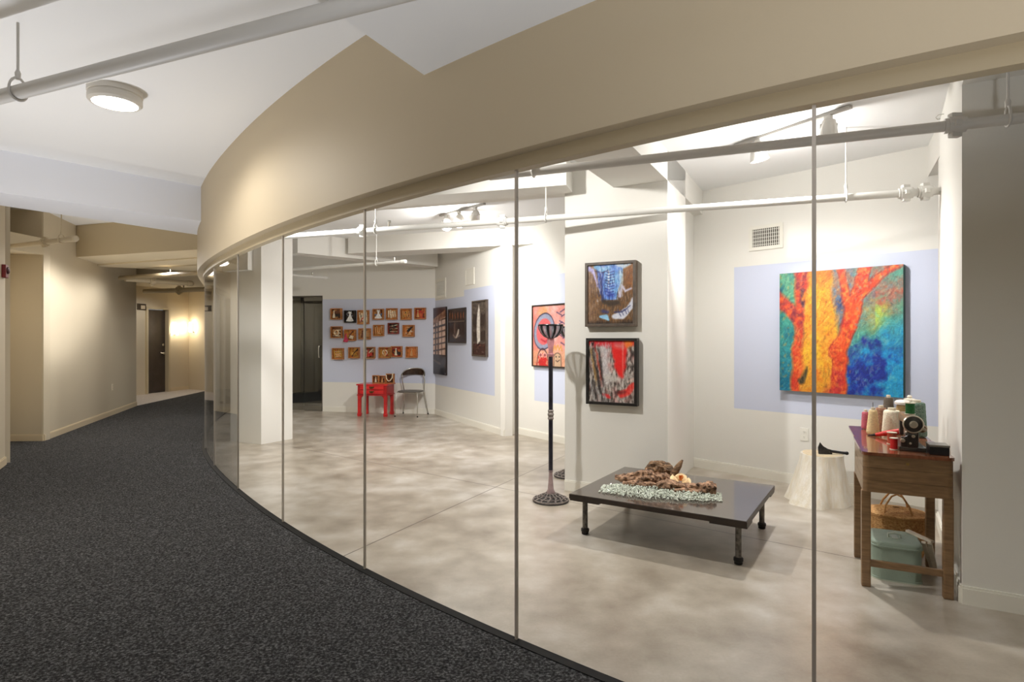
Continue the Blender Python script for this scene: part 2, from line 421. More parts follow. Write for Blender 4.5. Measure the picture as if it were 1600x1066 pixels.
# wall of photographs
pa = patch(BW1, RW1, 681, 470, 601, 725); pb = patch(BW1, RW1, 725, 453.5, 608, 773)
u_a, u_b = pb[0], pb[1]
wall('wall_photographs', BW1, RW1, 0, ZR, M_white, patches=[(0, u_a, pa[2], pa[3]), (u_a, u_b, pa[2], pb[3])], ref=(-2, 8))
skirt('baseboard_photographs', BW1, RW1, M_trimw, ref=(-2, 8))
wall('wall_return', RW1, W20, 0, ZR, M_white, th=.08)
pc = patch(W20, W21, 835, 433, 626, 884)
wall('wall_face', W20, W21 + (W21 - W20) * .9, 0, ZR, M_white, patches=[(pc[0], 9, pc[2], pc[3])], ref=(0, 6))
skirt('baseboard_face', W20, W21 + (W21 - W20) * .9, M_trimw, ref=(0, 6))
wall('wall_behind_pier', W21 + (W21 - W20) * .9, K + D1 * 1.6 + N1 * .25, 0, ZR, M_white, ref=(0, 6), th=.05)
# alcove back wall
pd = patch(AW0, AW1, 1147, 418, 638, 1466)
wall('wall_alcove', AW0 - AWd * .05, AW1, 0, ZR, M_white, patches=[(pd[0] + .05, 9, pd[2], pd[3])], ref=(1, 3))
skirt('baseboard_alcove', AW0, AW1, M_trimw, ref=(1, 3))
wall('wall_alcove_side', AW1, AW1 + Vector((1.2, -1.2)), 0, ZR, M_white, ref=(1, 3))
skirt('baseboard_pier', K + N1 * .93, K, M_trimw)
skirt('baseboard_pier_side', K, K + D1 * .686, M_trimw, ref=(3, 3))
skirt('baseboard_right', Q0, Q3, M_trimw)
skirt('baseboard_right_side', Q0, Q1, M_trimw)
# gallery far right closure
wall('wall_gallery_end', (4.3, .1), Q3, 0, ZR, M_white, ref=(1, 3))
# column behind the glass
cA, cB, cC = gp(360, 690).to_2d(), gp(408, 694.7).to_2d(), gp(457, 686).to_2d()
mb = MB(); cD = cA + (cC - cB); e = .13
mb.prism([cA, cB, cC, cC + Vector((-.15, .30)), cA + Vector((-.05, .30))], 0, ZR + .02)
struct(mb.build('wall_column', M_white))
mb = MB(); u = (cA - cB).normalized(); v = (cC - cB).normalized(); k0 = cA + Vector((-.06, -.05))
kk = [cA - u * -.04 + Vector((-.03, -.10)), cA - u * .42 + Vector((-.03, -.10)), cA - u * .42 + Vector((.05, .2)), cA - u * -.04 + Vector((.05, .2))]
mb.prism(kk, 2.27, ZR + .02)
struct(mb.build('trim_14', M_white))
# dark lobby behind the glass door
wall('wall_lobby', (-6.6, 15.2), (-.8, 15.0), 0, ZC, M_dark, ref=(0, 0))
wall('wall_lobby_side', (-2.6, 11.6), (-2.4, 15.1), 0, ZC, M_dark, ref=(-5, 13))
mb = MB(); mb.prism([(-5.7, 12.6), (-2.6, 12.5), (-2.5, 15.05), (-5.7, 15.15)], 0, .008)
struct(mb.build('floor_lobby_carpet', M_carpet))

# corridor walls
wall('wall_corridor_near', LW[1], (-4.0, 3.8), 0, ZC, M_beige, ref=(0, 0))
wall('wall_corridor_side', (-4.0, 3.8), (-3.45, 1.0), 0, ZC, M_beige)
wall('wall_corridor_rear', (-3.45, 1.0), (-3.1, -3.4), 0, ZC, M_beige)
wall('wall_corridor_end', (-3.2, -3.4), (4.3, -3.4), 0, ZC, M_beige)
wall('wall_corridor_east', (4.25, -3.4), (4.25, .25), 0, ZC, M_beige)
wall('wall_recess_side', LW[1] + Vector((-.03, .1)), LW[2] + Vector((-.3, 0)), 0, ZC, M_beige, ref=(-4, 8), th=.05)
wall('wall_recess', LW[2] + Vector((-.4, 0)), LW[3], 0, ZC, M_beige)
wall('wall_corridor_left', LW[3], LW[4], 0, ZC, M_beige, ref=(-3, 9), th=.02)
skirt('baseboard_near', LW[1], (-4.0, 3.8), M_trimb)
skirt('baseboard_recess', LW[2] + Vector((-.4, 0)), LW[3], M_trimb)
skirt('baseboard_left', LW[3], LW[4], M_trimb, ref=(-3, 9))
beam('trim_15', [LW[3], LW[3] + Vector((-.03, -.9)), LW[2] + Vector((-.4, -.8)), LW[2] + Vector((-.4, .0))], 2.50, 2.72, M_beamb)
# door alcove at the far end
dl0, zD = wp(LW[5], LW[6], 229.5, 483); dl1, _ = wp(LW[5], LW[6], 262, 483)
wall('wall_door', LW[5] - (LW[6] - LW[5]).normalized() * .4, LW[6], 0, ZC, M_beige, ref=(-5, 12), th=.14, openings=[(dl0 + .4, dl1 + .4, 0, 2.12)])
wall('wall_alcove_return', LW[4], LW[5] + Vector((-.0, 0)), 0, ZC, M_beige, ref=(-5, 12), th=.08)
skirt('baseboard_door', LW[5], LW[6], M_trimb, ref=(-5, 12), u0=dl1 + .1)
fc0, fc1 = gp(295, 608.5).to_2d(), gp(322, 611).to_2d()
beam('wall_far_column', [fc0, fc1, fc1 + Vector((.35, .9)), fc0 + Vector((.35, .9))], 0, ZC, M_beige)
wall('wall_far', (-9.5, 18.2), (-5.2, 17.6), 0, ZC, M_beige)
wall('wall_far_right', (-5.78, 13.1), (-5.3, 17.7), 0, ZC, M_beige, ref=(-8, 14))
wall('wall_far_left', fc0 + Vector((0.3, .5)), (-8.6, 18.3), 0, ZC, M_beige, ref=(-6, 16))
lowc = [LW[4] + Vector((-.1, .35)), gp(307, 424, 2.60).to_2d() + Vector((1.2, 1.0)), (-5.0, 18.3), (-10.5, 18.3), (-10.5, 13)]
beam('ceiling_far', lowc, 2.66, ZC, M_beige)
# ================================================================== furniture and things on the gallery floor
M_steel = mat('chrome', (200, 198, 192), .22, metal=.9)
M_darkwood = mat('dark_glossy_wood', (46, 34, 28), .2, c2=(70, 50, 38), vscale=14, stretch=(1, 8, 1))
M_red = mat('red_lacquer', (196, 34, 36), .35, var=.1, vscale=5, coat=.3)
M_redd = mat('red_lacquer_dark', (168, 24, 28), .4)
M_brass = mat('old_brass', (96, 70, 36), .4, metal=.7)
M_iron = mat('dark_iron', (40, 38, 38), .45, metal=.6, bump=.3, bscale=90)
M_ironw = mat('worn_iron', (66, 62, 60), .5, metal=.4, c2=(120, 114, 106), vscale=40)
M_cast = mat('pale_cast_iron', (150, 140, 134), .5, metal=.3, c2=(104, 94, 90), vscale=30)
M_black2 = mat('black_gloss', (24, 23, 26), .3)
M_pole = mat('dark_pole', (44, 42, 52), .35, metal=.4, var=.2, vscale=20)
M_rose = mat('rose_enamel', (188, 128, 134), .45, var=.1, vscale=30)

# ---- red side table
def red_table():
    P = gp(559.5, 650).to_2d(); Q = gp(608.6, 650.5).to_2d()
    rz = math.radians(-8); W, D, H = .545, .40, .572
    c = Vector((P.x, P.y - .06))
    t = thing('side_table', 'red lacquered side table with two drawers against the back wall', 'table', (c.x, c.y, 0), rz)
    mb = MB(); mb.box((W / 2, D / 2, H - .0125), (W + .03, D + .03, .025), bev=.006); mb.build('table_top', M_red, t)
    mb = MB(); mb.box((W / 2, D / 2, H - .105), (W - .01, D - .01, .16), bev=.004)
    mb.box((W / 2, D / 2, H - .195), (W + .012, D + .012, .02), bev=.006); mb.build('case', M_redd, t)
    for k in range(2):
        z = H - .062 - k * .077
        d = MB(); d.box((W / 2, -.004, z), (W - .1, .022, .066), bev=.005); d = d.build('drawer', M_red, t)
        h = MB(); h.tube([(W / 2 - .035, -.018, z + .012), (W / 2 - .03, -.03, z - .006), (W / 2, -.034, z - .016), (W / 2 + .03, -.03, z - .006), (W / 2 + .035, -.018, z + .012)], .004, 8)
        for s in (-1, 1): h.lathe([(.012, 0), (.012, .004), (.005, .008)], 12, (W / 2 + s * .035, -.014, z + .012), RX(PI / 2))
        h.box((W / 2, -.0165, z + .004), (.05, .003, .03), bev=.001); h.build('handle', M_brass, d)
    for ix in (0, 1):
        for iy in (0, 1):
            x = .032 + ix * (W - .064); y = .032 + iy * (D - .064); sx = 1 if ix == 0 else -1
            mb = MB(); zt = H - .2
            mb.box((x, y, (zt + .05) / 2), (.054, .054, zt - .05), bev=.006)
            mb.box((x, y, .037), (.07, .07, .03), bev=.01); mb.box((x, y, .012), (.062, .062, .024), bev=.006)
            prof = [(0, 0)] + [(.09 * math.cos(a) * 1.0, -.10 * (1 - math.sin(a)) - .0) for a in [PI / 2 * k / 6 for k in range(6, -1, -1)]]
            prof = [(0, 0), (.085, 0)] + [(.085 - .085 * math.sin(a), -.1 * (1 - math.cos(a))) for a in [PI / 2 * k / 6 for k in range(1, 7)]]
            mb.poly([(x + sx * (.02 + q[0]), y - .02, zt + q[1]) for q in prof], (0, .04, 0))
            mb.build('leg', M_red, t)
    return t, c, rz, H
T_red, rc, rrz, rH = red_table()

# ---- cantilever style metal chair
def chair():
    c = gp(645, 648.2).to_2d(); rz = math.radians(-12)
    t = thing('metal_chair', 'chrome tube chair with curved dark backrest beside the red table', 'chair', (c.x - .02, c.y - .10, 0), rz)
    mb = MB(); n = 16; sw, sd, zs = .21, .20, .43       # seat pan: rounded outline, dished
    rings = []
    for k, s in enumerate((1.0, .97, .6, .2)):
        z = zs + (.012, .016, .004, .0)[k]
        rings.append([mb.bm.verts.new((sw * s * math.copysign(abs(math.cos(a)) ** .6, math.cos(a)), sd * s * math.copysign(abs(math.sin(a)) ** .6, math.sin(a)), z)) for a in [2 * PI * i / 24 for i in range(24)]])
    low = [mb.bm.verts.new((v.co.x, v.co.y, zs - .004)) for v in rings[0]]
    mb.skin([low] + rings, True); mb.build('seat', mat('grey_seat', (92, 86, 80), .4), t)
    for s in (-1, 1):
        mb = MB(); mb.tube([(s * .19, -.16, zs), (s * .2, -.185, zs - .02), (s * .205, -.2, .2), (s * .21, -.215, .014)], .0095, 10); l = mb.build('leg', M_steel, t)
        mb = MB(); mb.cyl((s * .21, -.215, 0), (s * .21, -.215, .02), .013); mb.build('foot', M_black2, l)
        mb = MB(); mb.tube([(s * .205, .10, .73), (s * .215, .13, .62), (s * .195, .16, .45), (s * .205, .19, .3), (s * .24, .235, .014)], .0095, 10); l = mb.build('leg', M_steel, t)
        mb = MB(); mb.cyl((s * .24, .235, 0), (s * .24, .235, .02), .013); mb.build('foot', M_black2, l)
    mb = MB(); mb.tube([(-.19, -.16, zs - .008), (0, -.17, zs - .008), (.19, -.16, zs - .008)], .008, 8); mb.tube([(-.19, .16, zs - .008), (0, .17, zs - .008), (.19, .16, zs - .008)], .008, 8)
    for s in (-1, 1): mb.tube([(s * .19, -.16, zs - .008), (s * .195, .16, zs - .008)], .008, 8)
    mb.build('seat_frame', M_steel, t)
    mb = MB(); a, b, a2, b2 = [], [], [], []; N = 20; rimp = []
    for i in range(N + 1):
        q = -1 + 2 * i / N; ang = q * 1.15
        x, y = .24 * math.sin(ang) / math.sin(1.15) * .92, .10 + .16 * (math.cos(ang) - math.cos(1.15)) / (1 - math.cos(1.15))
        zb = .705 + .01 * (1 - q * q); zt = .715 + .115 * max(0, 1 - abs(q) ** 2.6) ** .8
        for L_, o, z in ((a, 0, zb), (b, 0, zt), (a2, .012, zb), (b2, .012, zt)): L_.append(mb.bm.verts.new((x * (1 + o * 3), y + o, z)))
        rimp.append((x * 1.02, y + .006, zt + .004))
    for i in range(N):
        mb._f([a[i], a[i + 1], b[i + 1], b[i]], True); mb._f([a2[i], b2[i], b2[i + 1], a2[i + 1]], True)
        mb._f([b[i], b[i + 1], b2[i + 1], b2[i]], True); mb._f([a[i], a2[i], a2[i + 1], a[i + 1]], True)
    mb._f([a[0], b[0], b2[0], a2[0]]); mb._f([a[-1], a2[-1], b2[-1], b[-1]])
    mb.build('backrest', M_darkwood, t)
    mb = MB(); mb.tube(rimp, .009, 10); mb.build('back_rim', M_steel, t)
chair()

# ---- torchiere floor lamps
def torchiere():
    t = empty('floor_lamp')
    mb = MB(); mb.lathe([(.152, 0), (.155, .008), (.15, .016), (.125, .026), (.085, .045), (.05, .062), (.03, .07)], 40)
    base = mb.build('base', mat('cast_base_dark', (52, 48, 47), .5, metal=.3), t)
    mb = MB()
    for r, z, q in ((.148, .017, .006), (.116, .032, .005), (.078, .05, .005), (.045, .066, .006)):
        mb.tube([(r * math.cos(a), r * math.sin(a), z) for a in [2 * PI * i / 40 for i in range(40)]], q, 8, closed=True)
    for k in range(14):
        a = 2 * PI * k / 14
        for r, z, s in ((.132, .026, .011), (.097, .042, .010)):
            mb.ball((r * math.cos(a + (.2 if r < .1 else 0)), r * math.sin(a + (.2 if r < .1 else 0)), z), s, (1, 1, .5), None, 8)
        mb.tube([(.148 * math.cos(a), .148 * math.sin(a), .018), (.1 * math.cos(a + .12), .1 * math.sin(a + .12), .042), (.045 * math.cos(a), .045 * math.sin(a), .067)], .004, 6)
    mb.build('scrollwork', M_cast, base)
    mb = MB(); mb.lathe([(.034, .066), (.036, .08), (.026, .1), (.020, .16), (.016, .24), (.02, .262)], 20); mb.build('lower_stem', mat('dusty_pink_metal', (150, 128, 128), .5, var=.1, vscale=30), t)
    mb = MB(); mb.cyl((0, 0, .25), (0, 0, .70), .0185); mb.cyl((0, 0, .76), (0, 0, 1.24), .0185); mb.build('pole', M_pole, t)
    mb = MB(); mb.lathe([(.02, .69), (.027, .70), (.021, .715), (.028, .735), (.021, .752), (.026, .765), (.02, .775)], 20); mb.build('collar', M_cast, t)
    mb = MB(); mb.lathe([(.019, 1.225), (.027, 1.235), (.027, 1.25), (.019, 1.255), (.022, 1.3), (.032, 1.36), (.026, 1.385)], 20); mb.build('upper_stem', M_rose, t)
    # ribbed bowl
    prof = [(.022, 1.38), (.055, 1.395), (.083, 1.425), (.099, 1.46), (.104, 1.494)]
    bowl = MB().lathe([(r - .001, z) for r, z in prof] + [(r - .005, z) for r, z in reversed(prof)], 36, caps=False).build('bowl', GLASSY, t)
    mb = MB(); n = 10
    for k in range(n):
        a = 2 * PI * k / n; q = Vector((-math.sin(a), math.cos(a), 0)); A = []
        for s in (-1, 1):
            pass
        pts = [(r * math.cos(a), r * math.sin(a), z) for r, z in prof]
        rings = []
        for (r, z), wd in zip(prof, (.005, .008, .0105, .0115, .012)):
            c = Vector((math.cos(a), math.sin(a), 0))
            rings.append([mb.bm.verts.new(c * (r + o) + q * (s * wd) + Vector((0, 0, z))) for o, s in ((-.002, -1), (-.002, 1), (.004, .8), (.004, -.8))])
        mb.skin(rings, True, False)
    mb.tube([(.104 * math.cos(a), .104 * math.sin(a), 1.494) for a in [2 * PI * i / 36 for i in range(36)]], .006, 8, closed=True)
    mb.build('rib_cage', M_black2, bowl)
    return t
def glassy():
    m = bpy.data.materials.new('smoked_glass'); m.use_nodes = True
    b = m.node_tree.nodes['Principled BSDF']; b.inputs['Base Color'].default_value = rgba((150, 150, 160)); b.inputs['Roughness'].default_value = .25
    b.inputs['Alpha'].default_value = .4
    return m
GLASSY = glassy()
tl = torchiere()
p = gp(860.5, 783); tl.location = (p.x, p.y, 0)
tag(tl, 'dark torchiere floor lamp with ribbed bowl in front of the painted face', 'floor lamp', 'torchiere floor lamps')
t2 = copy_tree(tl); p = gp(892, 745); t2.location = (p.x - .015, p.y + .02, 0)
tag(t2, 'second torchiere lamp mostly hidden behind the white pier', 'floor lamp', 'torchiere floor lamps')

# ---- low industrial table
CTZ = math.radians(-32.5); CTC = Vector((1.165, 4.215, 0))
M_ctop = mat('dark_polished_top', (66, 58, 54), .13, c2=(84, 74, 68), vscale=5, spec=.6, coat=.4)
M_cedge = mat('dark_wood_edge', (40, 29, 22), .45, var=.2, vscale=12)
def low_table():
    t = thing('coffee_table', 'low dark square table on iron pipe legs in the middle of the floor', 'table', CTC, CTZ)
    L_, W_ = 1.165, 1.02
    mb = MB(); mb.box((0, 0, .2835), (L_, W_, .033), bev=.003); tp = mb.build('table_top', M_ctop, t)
    mb = MB()
    for s in (-1, 1): mb.box((0, s * (W_ / 2 + .001), .281), (L_, .004, .030)); mb.box((s * (L_ / 2 + .001), 0, .281), (.004, W_, .030))
    mb.build('edge_band', M_cedge, tp)
    for sx, sy in ((-1, -1), (1, -1), (1, 1), (-1, 1)):
        x, y = sx * .515, sy * .40
        mb = MB(); mb.box((x - sx * .04, y + sy * .02, .259), (.22, .16, .016), bev=.002); mb.build('corner_plate', M_cedge, t)
        mb = MB(); mb.cyl((x, y, .03), (x, y, .251), .0185, n=18); mb.lathe([(.021, .235), (.034, .24), (.034, .251)], 18, (x, y, 0)); l = mb.build('leg', M_ironw, t)
        mb = MB(); mb.lathe([(.02, 0), (.025, .004), (.025, .018), (.029, .022), (.029, .038), (.022, .044)], 18, (x, y, 0)); mb.build('foot', M_iron, l)
low_table()

# ---- broken glass, bark and rose
def shards():
    m = bpy.data.materials.new('pale_glass_chips'); m.use_nodes = True
    b = m.node_tree.nodes['Principled BSDF']; b.inputs['Base Color'].default_value = rgba((236, 242, 230)); b.inputs['Roughness'].default_value = .18
    b.inputs['Transmission Weight'].default_value = .12; b.inputs['IOR'].default_value = 1.45
    mb = MB(); R = random.Random(3)
    c = Vector((1.03, 4.105)); d = Vector((math.cos(-.30), math.sin(-.30))); n = Vector((-d.y, d.x))
    for k in range(3600):
        u = R.uniform(-1, 1); v = R.uniform(-1, 1)
        wv = .185 * (1 - .45 * u * u) * (1 + .25 * noise.noise((u * 3, 0, 1)))
        edge = max(abs(u), abs(v))
        if edge > .8 and R.random() < .5: continue
        h = .034 * (1 - u ** 4) * (1 - v * v * .85)
        z = .303 + R.random() * h
        q = c + d * (u * .41) + n * (v * wv)
        s = R.uniform(.004, .008)
        rot = Matrix.Rotation(R.uniform(0, 6), 3, Vector((R.random() - .5, R.random() - .5, R.random() + .05)).normalized())
        mb.box((q.x, q.y, z + s * .5), (s * R.uniform(.8, 1.6), s, s * R.uniform(.6, 1.1)), rot)
    o = mb.build('glass_chips', m)
    tag(o, 'heap of pale green broken safety glass spread on the low dark table', 'broken glass', kind='stuff')
shards()
M_bark = mat('brown_bark', (70, 47, 34), .85, bump=1.0, bscale=70, c2=(196, 156, 126), vscale=38, detail=8)
M_barkd = mat('dark_bark', (60, 42, 28), .75, bump=.8, bscale=40, c2=(150, 116, 84), vscale=22, stretch=(1, 1, 5), detail=8)
def lumpy(mb, pts, rad, amp, freq, n=30, flat=.6, seed=0):
    pts = [Vector(p) for p in pts]; S = spline3(pts, 12); R_ = spline3([Vector((r, 0, 0)) for r in rad], 12); n = 34
    rings = []
    for i, p in enumerate(S):
        t = (S[min(i + 1, len(S) - 1)] - S[max(i - 1, 0)]).normalized()
        u = Vector((0, 0, 1)); u = (u - t * u.dot(t)).normalized(); v = t.cross(u); ring = []
        for k in range(n):
            a = 2 * PI * k / n; q = u * math.cos(a) * flat + v * math.sin(a)
            r = R_[i].x * (1 + amp * noise.noise((p + q * R_[i].x * 2 + Vector((seed, seed, 0))) * freq) + amp * .55 * noise.noise((p + q * R_[i].x) * freq * 3) + amp * .45 * noise.noise((p + q * R_[i].x) * freq * 8))
            ring.append(mb.bm.verts.new(p + q * r))
        rings.append(ring)
    return mb.skin(rings, True)
def spline3(P, k):
    out = []
    for i in range(len(P) - 1):
        a, b, c, d = P[max(i - 1, 0)], P[i], P[i + 1], P[min(i + 2, len(P) - 1)]
        for j in range(k):
            t = j / k; out.append(.5 * ((2 * b) + (c - a) * t + (2 * a - 5 * b + 4 * c - d) * t * t + (3 * b - a - 3 * c + d) * t ** 3))
    out.append(P[-1]); return out
mb = MB(); lumpy(mb, [(.755, 4.31, .362), (.82, 4.29, .365), (.92, 4.27, .378), (1.0, 4.26, .382), (1.10, 4.24, .37), (1.15, 4.22, .352)], [.022, .036, .05, .06, .052, .03], .55, 16, 22, .72)
lumpy(mb, [(.80, 4.25, .338), (.88, 4.22, .342), (.98, 4.2, .342), (1.04, 4.18, .338)], [.02, .03, .035, .02], .5, 16, 16, .6, 3)
tag(mb.build('bark_slab', M_bark), 'long curled slab of brown bark at the back of the glass heap', 'driftwood', 'bark pieces on the glass heap')
mb = MB(); lumpy(mb, [(1.02, 4.15, .345), (1.10, 4.13, .352), (1.2, 4.1, .345), (1.28, 4.07, .348), (1.36, 4.05, .35), (1.40, 4.04, .345)], [.03, .048, .042, .04, .05, .038], .5, 16, 22, .72, 5)
lumpy(mb, [(1.12, 4.06, .332), (1.22, 4.05, .334), (1.3, 4.03, .332)], [.018, .028, .018], .5, 18, 14, .6, 8)
tag(mb.build('bark_slab', M_bark), 'knobbly brown bark slab lying at the front end of the glass heap', 'driftwood', 'bark pieces on the glass heap')
mb = MB(); lumpy(mb, [(.985, 4.34, .405), (1.03, 4.33, .428), (1.08, 4.31, .432), (1.13, 4.29, .425), (1.19, 4.26, .395)], [.025, .06, .07, .062, .02], .3, 22, 20, .7, 2)
tag(mb.build('bark_chunk', M_barkd), 'dark grooved wood chunk resting on top of the bark', 'driftwood', 'bark pieces on the glass heap')
mb = MB(); lumpy(mb, [(1.15, 4.225, .385), (1.175, 4.225, .43), (1.2, 4.225, .47), (1.225, 4.225, .508)], [.024, .026, .022, .006], .15, 20, 12, .9, 2)
tag(mb.build('bark_spike', M_barkd), 'pointed brown wood blade standing upright behind the rose', 'driftwood', 'bark pieces on the glass heap')
def rose():
    t = thing('silk_rose', 'pale orange rose bloom lying against the bark', 'flower', (1.19, 4.155, .352))
    mo = mat('rose_inner', (226, 140, 70), .6, var=.1, vscale=30); mp = mat('rose_outer', (238, 208, 160), .6, var=.08, vscale=30)
    tilt = Matrix.Translation((0, 0, .03)) @ Matrix.Rotation(.5, 4, 'X')
    for k in range(16):
        lay = 0 if k < 4 else 1 if k < 9 else 2
        r, h = (.012, .032)[0] + lay * .011, .036 - lay * .006; a0 = k * 2.4
        mb = MB(); A = []
        for j in range(5):
            z = h * j / 4; ring = []
            for i in range(7):
                a = a0 + (i / 6 - .5) * (1.5 - .1 * lay); rr = r * (.5 + .8 * (j / 4) ** .7) + (.014 * lay * (j / 4) ** 2)
                zz = z * (1 - .25 * abs(i / 6 - .5) * 2 * (j / 4)) - .012 * lay
                ring.append(tilt @ Vector((rr * math.cos(a), rr * math.sin(a), zz)))
            A.append(ring)
        vs = [[mb.bm.verts.new(p) for p in row] for row in A]
        for j in range(4):
            for i in range(6): mb._f([vs[j][i], vs[j][i + 1], vs[j + 1][i + 1], vs[j + 1][i]], True)
        o = mb.build('petal', mo if lay < 1 else mp, t)
        s = o.modifiers.new('s', 'SOLIDIFY'); s.thickness = .0012
    mb = MB(); mb.lathe([(.008, -.012), (.016, -.004), (.012, .006)], 12, (0, 0, 0)); mb.build('calyx', mat('rose_calyx', (84, 96, 52), .7), t)
rose()

# ---- stump with cleaver
def stump():
    t = thing('stump_stool', 'cream debarked tree stump flaring at the base near the outlet', 'stump', (2.575, 4.985, 0))
    mb = MB(); rings = []
    N = 44
    for j in range(15):
        z = .405 * j / 14; f = 1 - j / 14; ring = []
        for i in range(N):
            a = 2 * PI * i / N
            r = .162 + .092 * f ** 1.4
            r *= 1 + (.10 * f + .03) * math.cos(a * 3 + .8) + .05 * (f + .2) * math.cos(a * 7 + 1.3) + .03 * noise.noise((math.cos(a) * 3, math.sin(a) * 3, z * 6))
            ring.append(mb.bm.verts.new((r * math.cos(a) + .045 * (1 - f), r * math.sin(a), z)))
        rings.append(ring)
    mb.skin(rings, True); mb.build('trunk', mat('debarked_wood', (236, 227, 208), .6, bump=.5, bscale=24, c2=(248, 244, 236), vscale=7, stretch=(4, 4, 1)), t)
    mb = MB(); mb.prism([((.150 + .012 * math.cos(3 * a + .8)) * math.cos(a) + .045, (.150 + .012 * math.cos(3 * a + .8)) * math.sin(a)) for a in [2 * PI * i / 40 for i in range(40)]], .405, .409)
    mb.build('cut_face', mat('cut_wood', (238, 222, 190), .6, var=.05, vscale=20), t)
    c = thing('cleaver', 'old dark meat cleaver stuck upright in the cream stump', 'cleaver', (2.675, 4.93, .405), math.radians(-6))
    mi = mat('blackened_iron', (52, 51, 52), .45, metal=.6, bump=.4, bscale=60, var=.25, vscale=30)
    out = [(-.105, .008), (-.108, .06), (-.092, .104), (-.066, .072), (-.03, .05), (.0, .042), (.006, .01), (0, -.001), (-.05, .0), (-.09, .002)]
    mb = MB(); mb.poly([(x, -.003, z) for x, z in out], (0, .006, 0)); b = mb.build('blade', mi, c)
    mb = MB(); mb.tube([(-.005, 0, .03), (.03, 0, .026), (.06, 0, .022), (.10, 0, .018), (.118, 0, .016)], [.012, .012, .011, .011, .013], 10); mb.build('handle', M_black2, c)
    mb = MB(); mb.ball((.122, 0, .0155), .015, (1, .8, 1)); mb.build('pommel', M_black2, c)
stump()

# ---- sewing cabinet and everything on and under it
SO = gp(1351, 915); SRZ = math.radians(-26)
def sc(x, y, z=0): return (SO.x + x * math.cos(SRZ) - y * math.sin(SRZ), SO.y + x * math.sin(SRZ) + y * math.cos(SRZ), z)
M_wal = mat('walnut', (118, 90, 62), .38, bump=.1, bscale=40, c2=(142, 111, 78), vscale=6, stretch=(2, 2, 14), coat=.2)
M_waltop = mat('red_walnut_top', (118, 70, 48), .16, c2=(140, 88, 62), vscale=6, stretch=(12, 2, 2), coat=.5)
M_key = mat('dull_brass', (150, 120, 70), .4, metal=.6)
ZT = .755
def sewing_cabinet():
    t = thing('sewing_cabinet', 'walnut sewing cabinet with open flip top against the bright pier side', 'cabinet', SO, SRZ)
    def rr(x0, x1, y0, y1, r):
        P = []
        for cx, cy, a0 in ((x1 - r, y1 - r, 0), (x0 + r, y1 - r, 90), (x0 + r, y0 + r, 180), (x1 - r, y0 + r, 270)):
            for k in range(7): a = math.radians(a0 + 15 * k); P.append((cx + r * math.cos(a), cy + r * math.sin(a)))
        return P
    mb = MB()
    for z0, z1, o in ((.535, .60, 0), (.602, .668, 0), (.67, .738, 0), (.60, .602, .004), (.668, .67, .004)): mb.prism(rr(-.012 + o, .40 - o, -.042 + o, .525 - o, .028), z0, z1)
    mb.build('body', M_wal, t)
    mb = MB(); mb.prism(rr(-.018, .405, -.052, .54, .03), .738, ZT); mb.build('top', M_waltop, t)
    mb = MB(); mb.prism(rr(-.012, .40, .542, 1.03, .02), .741, ZT); mb.build('flip_leaf', M_waltop, t)
    mb = MB(); mb.cyl((.195, -.049, .705), (.195, -.041, .705), .008); mb.build('keyhole', M_key, t)
    for x in (0, .375):
        for y in (0, .48):
            mb = MB(); mb.box((x + .006, y + .004, .2675), (.046, .046, .535), bev=.008); mb.build('leg', M_wal, t)
    for y in (.004, .484):
        mb = MB(); mb.box((.19, y, .13), (.34, .022, .036), bev=.003); mb.build('stretcher', M_wal, t)
sewing_cabinet()

def cone(name, label, x, y, rb, rt, h, m, cap=None, group='cones and spools of thread on the cabinet', capm=None, needle=False, z=ZT):
    t = thing(name, label, 'thread', sc(x, y, z), 0, group)
    mb = MB(); prof = [(rb * .9, .004), (rb, .012)]
    for k in range(1, 13): prof.append((rb + (rt - rb) * k / 12 + (.0012 if k % 2 else 0), .012 + (h - .022) * k / 12))
    prof += [(rt * .86, h - .004)]
    mb.lathe(prof, 24); mb.build('yarn', m, t)
    mb = MB(); mb.lathe([(rb * .5, 0), (rb * .55, .004), (rt * .4, .006)] + ([(rt * .4, h - .007), (rt * .5, h - .006), (rt * .5, h + .012), (rt * .3, h + .013)] if cap is None else cap), 18); mb.build('core', capm or M_core, t)
    if needle:
        mb = MB(); mb.cyl((0, 0, h), (.002, .004, h + .045), .0018, n=8); mb.build('needle', M_black2, t)
    return t
def yarn(name, c, c2=None, sc_=60, b=.7):
    return mat(name, c, .85, bump=b, bscale=160, c2=c2 or tuple(min(255, v * 1.12) for v in c), vscale=sc_, stretch=(1, 1, 3))
M_core = mat('cone_core', (216, 206, 188), .6)
cone('thread_cone', 'small dusty pink thread cone at the far corner of the flip leaf', .083, .90, .026, .022, .122, yarn('pink_yarn', (190, 96, 112)), needle=False)
cone('thread_cone', 'slim ivory thread cone with a needle on top near the left edge', .103, .656, .038, .024, .163, yarn('ivory_yarn', (232, 206, 158)), needle=True)
cone('thread_cone', 'speckled brown yarn cone standing behind the slim ivory cone', .174, .90, .034, .032, .155, yarn('speckled_yarn', (110, 66, 50), (196, 150, 120), 120))
cone('thread_cone', 'tall charcoal yarn cone with white tip at the back', .225, .97, .042, .026, .222, yarn('charcoal_yarn', (92, 82, 72)))
cone('thread_cone', 'fat cream thread cone behind the red pointed tool', .217, .741, .056, .046, .158, yarn('cream_yarn', (240, 226, 206)))
cone('thread_cone', 'tan yarn cone with broad white cap behind the machine arm', .29, .85, .04, .034, .185, yarn('tan_yarn', (150, 120, 82), (176, 150, 104)), cap=[(.02, .18), (.044, .186), (.046, .2), (.034, .212), (.012, .216)], capm=mat('white_cap', (232, 226, 222), .5))
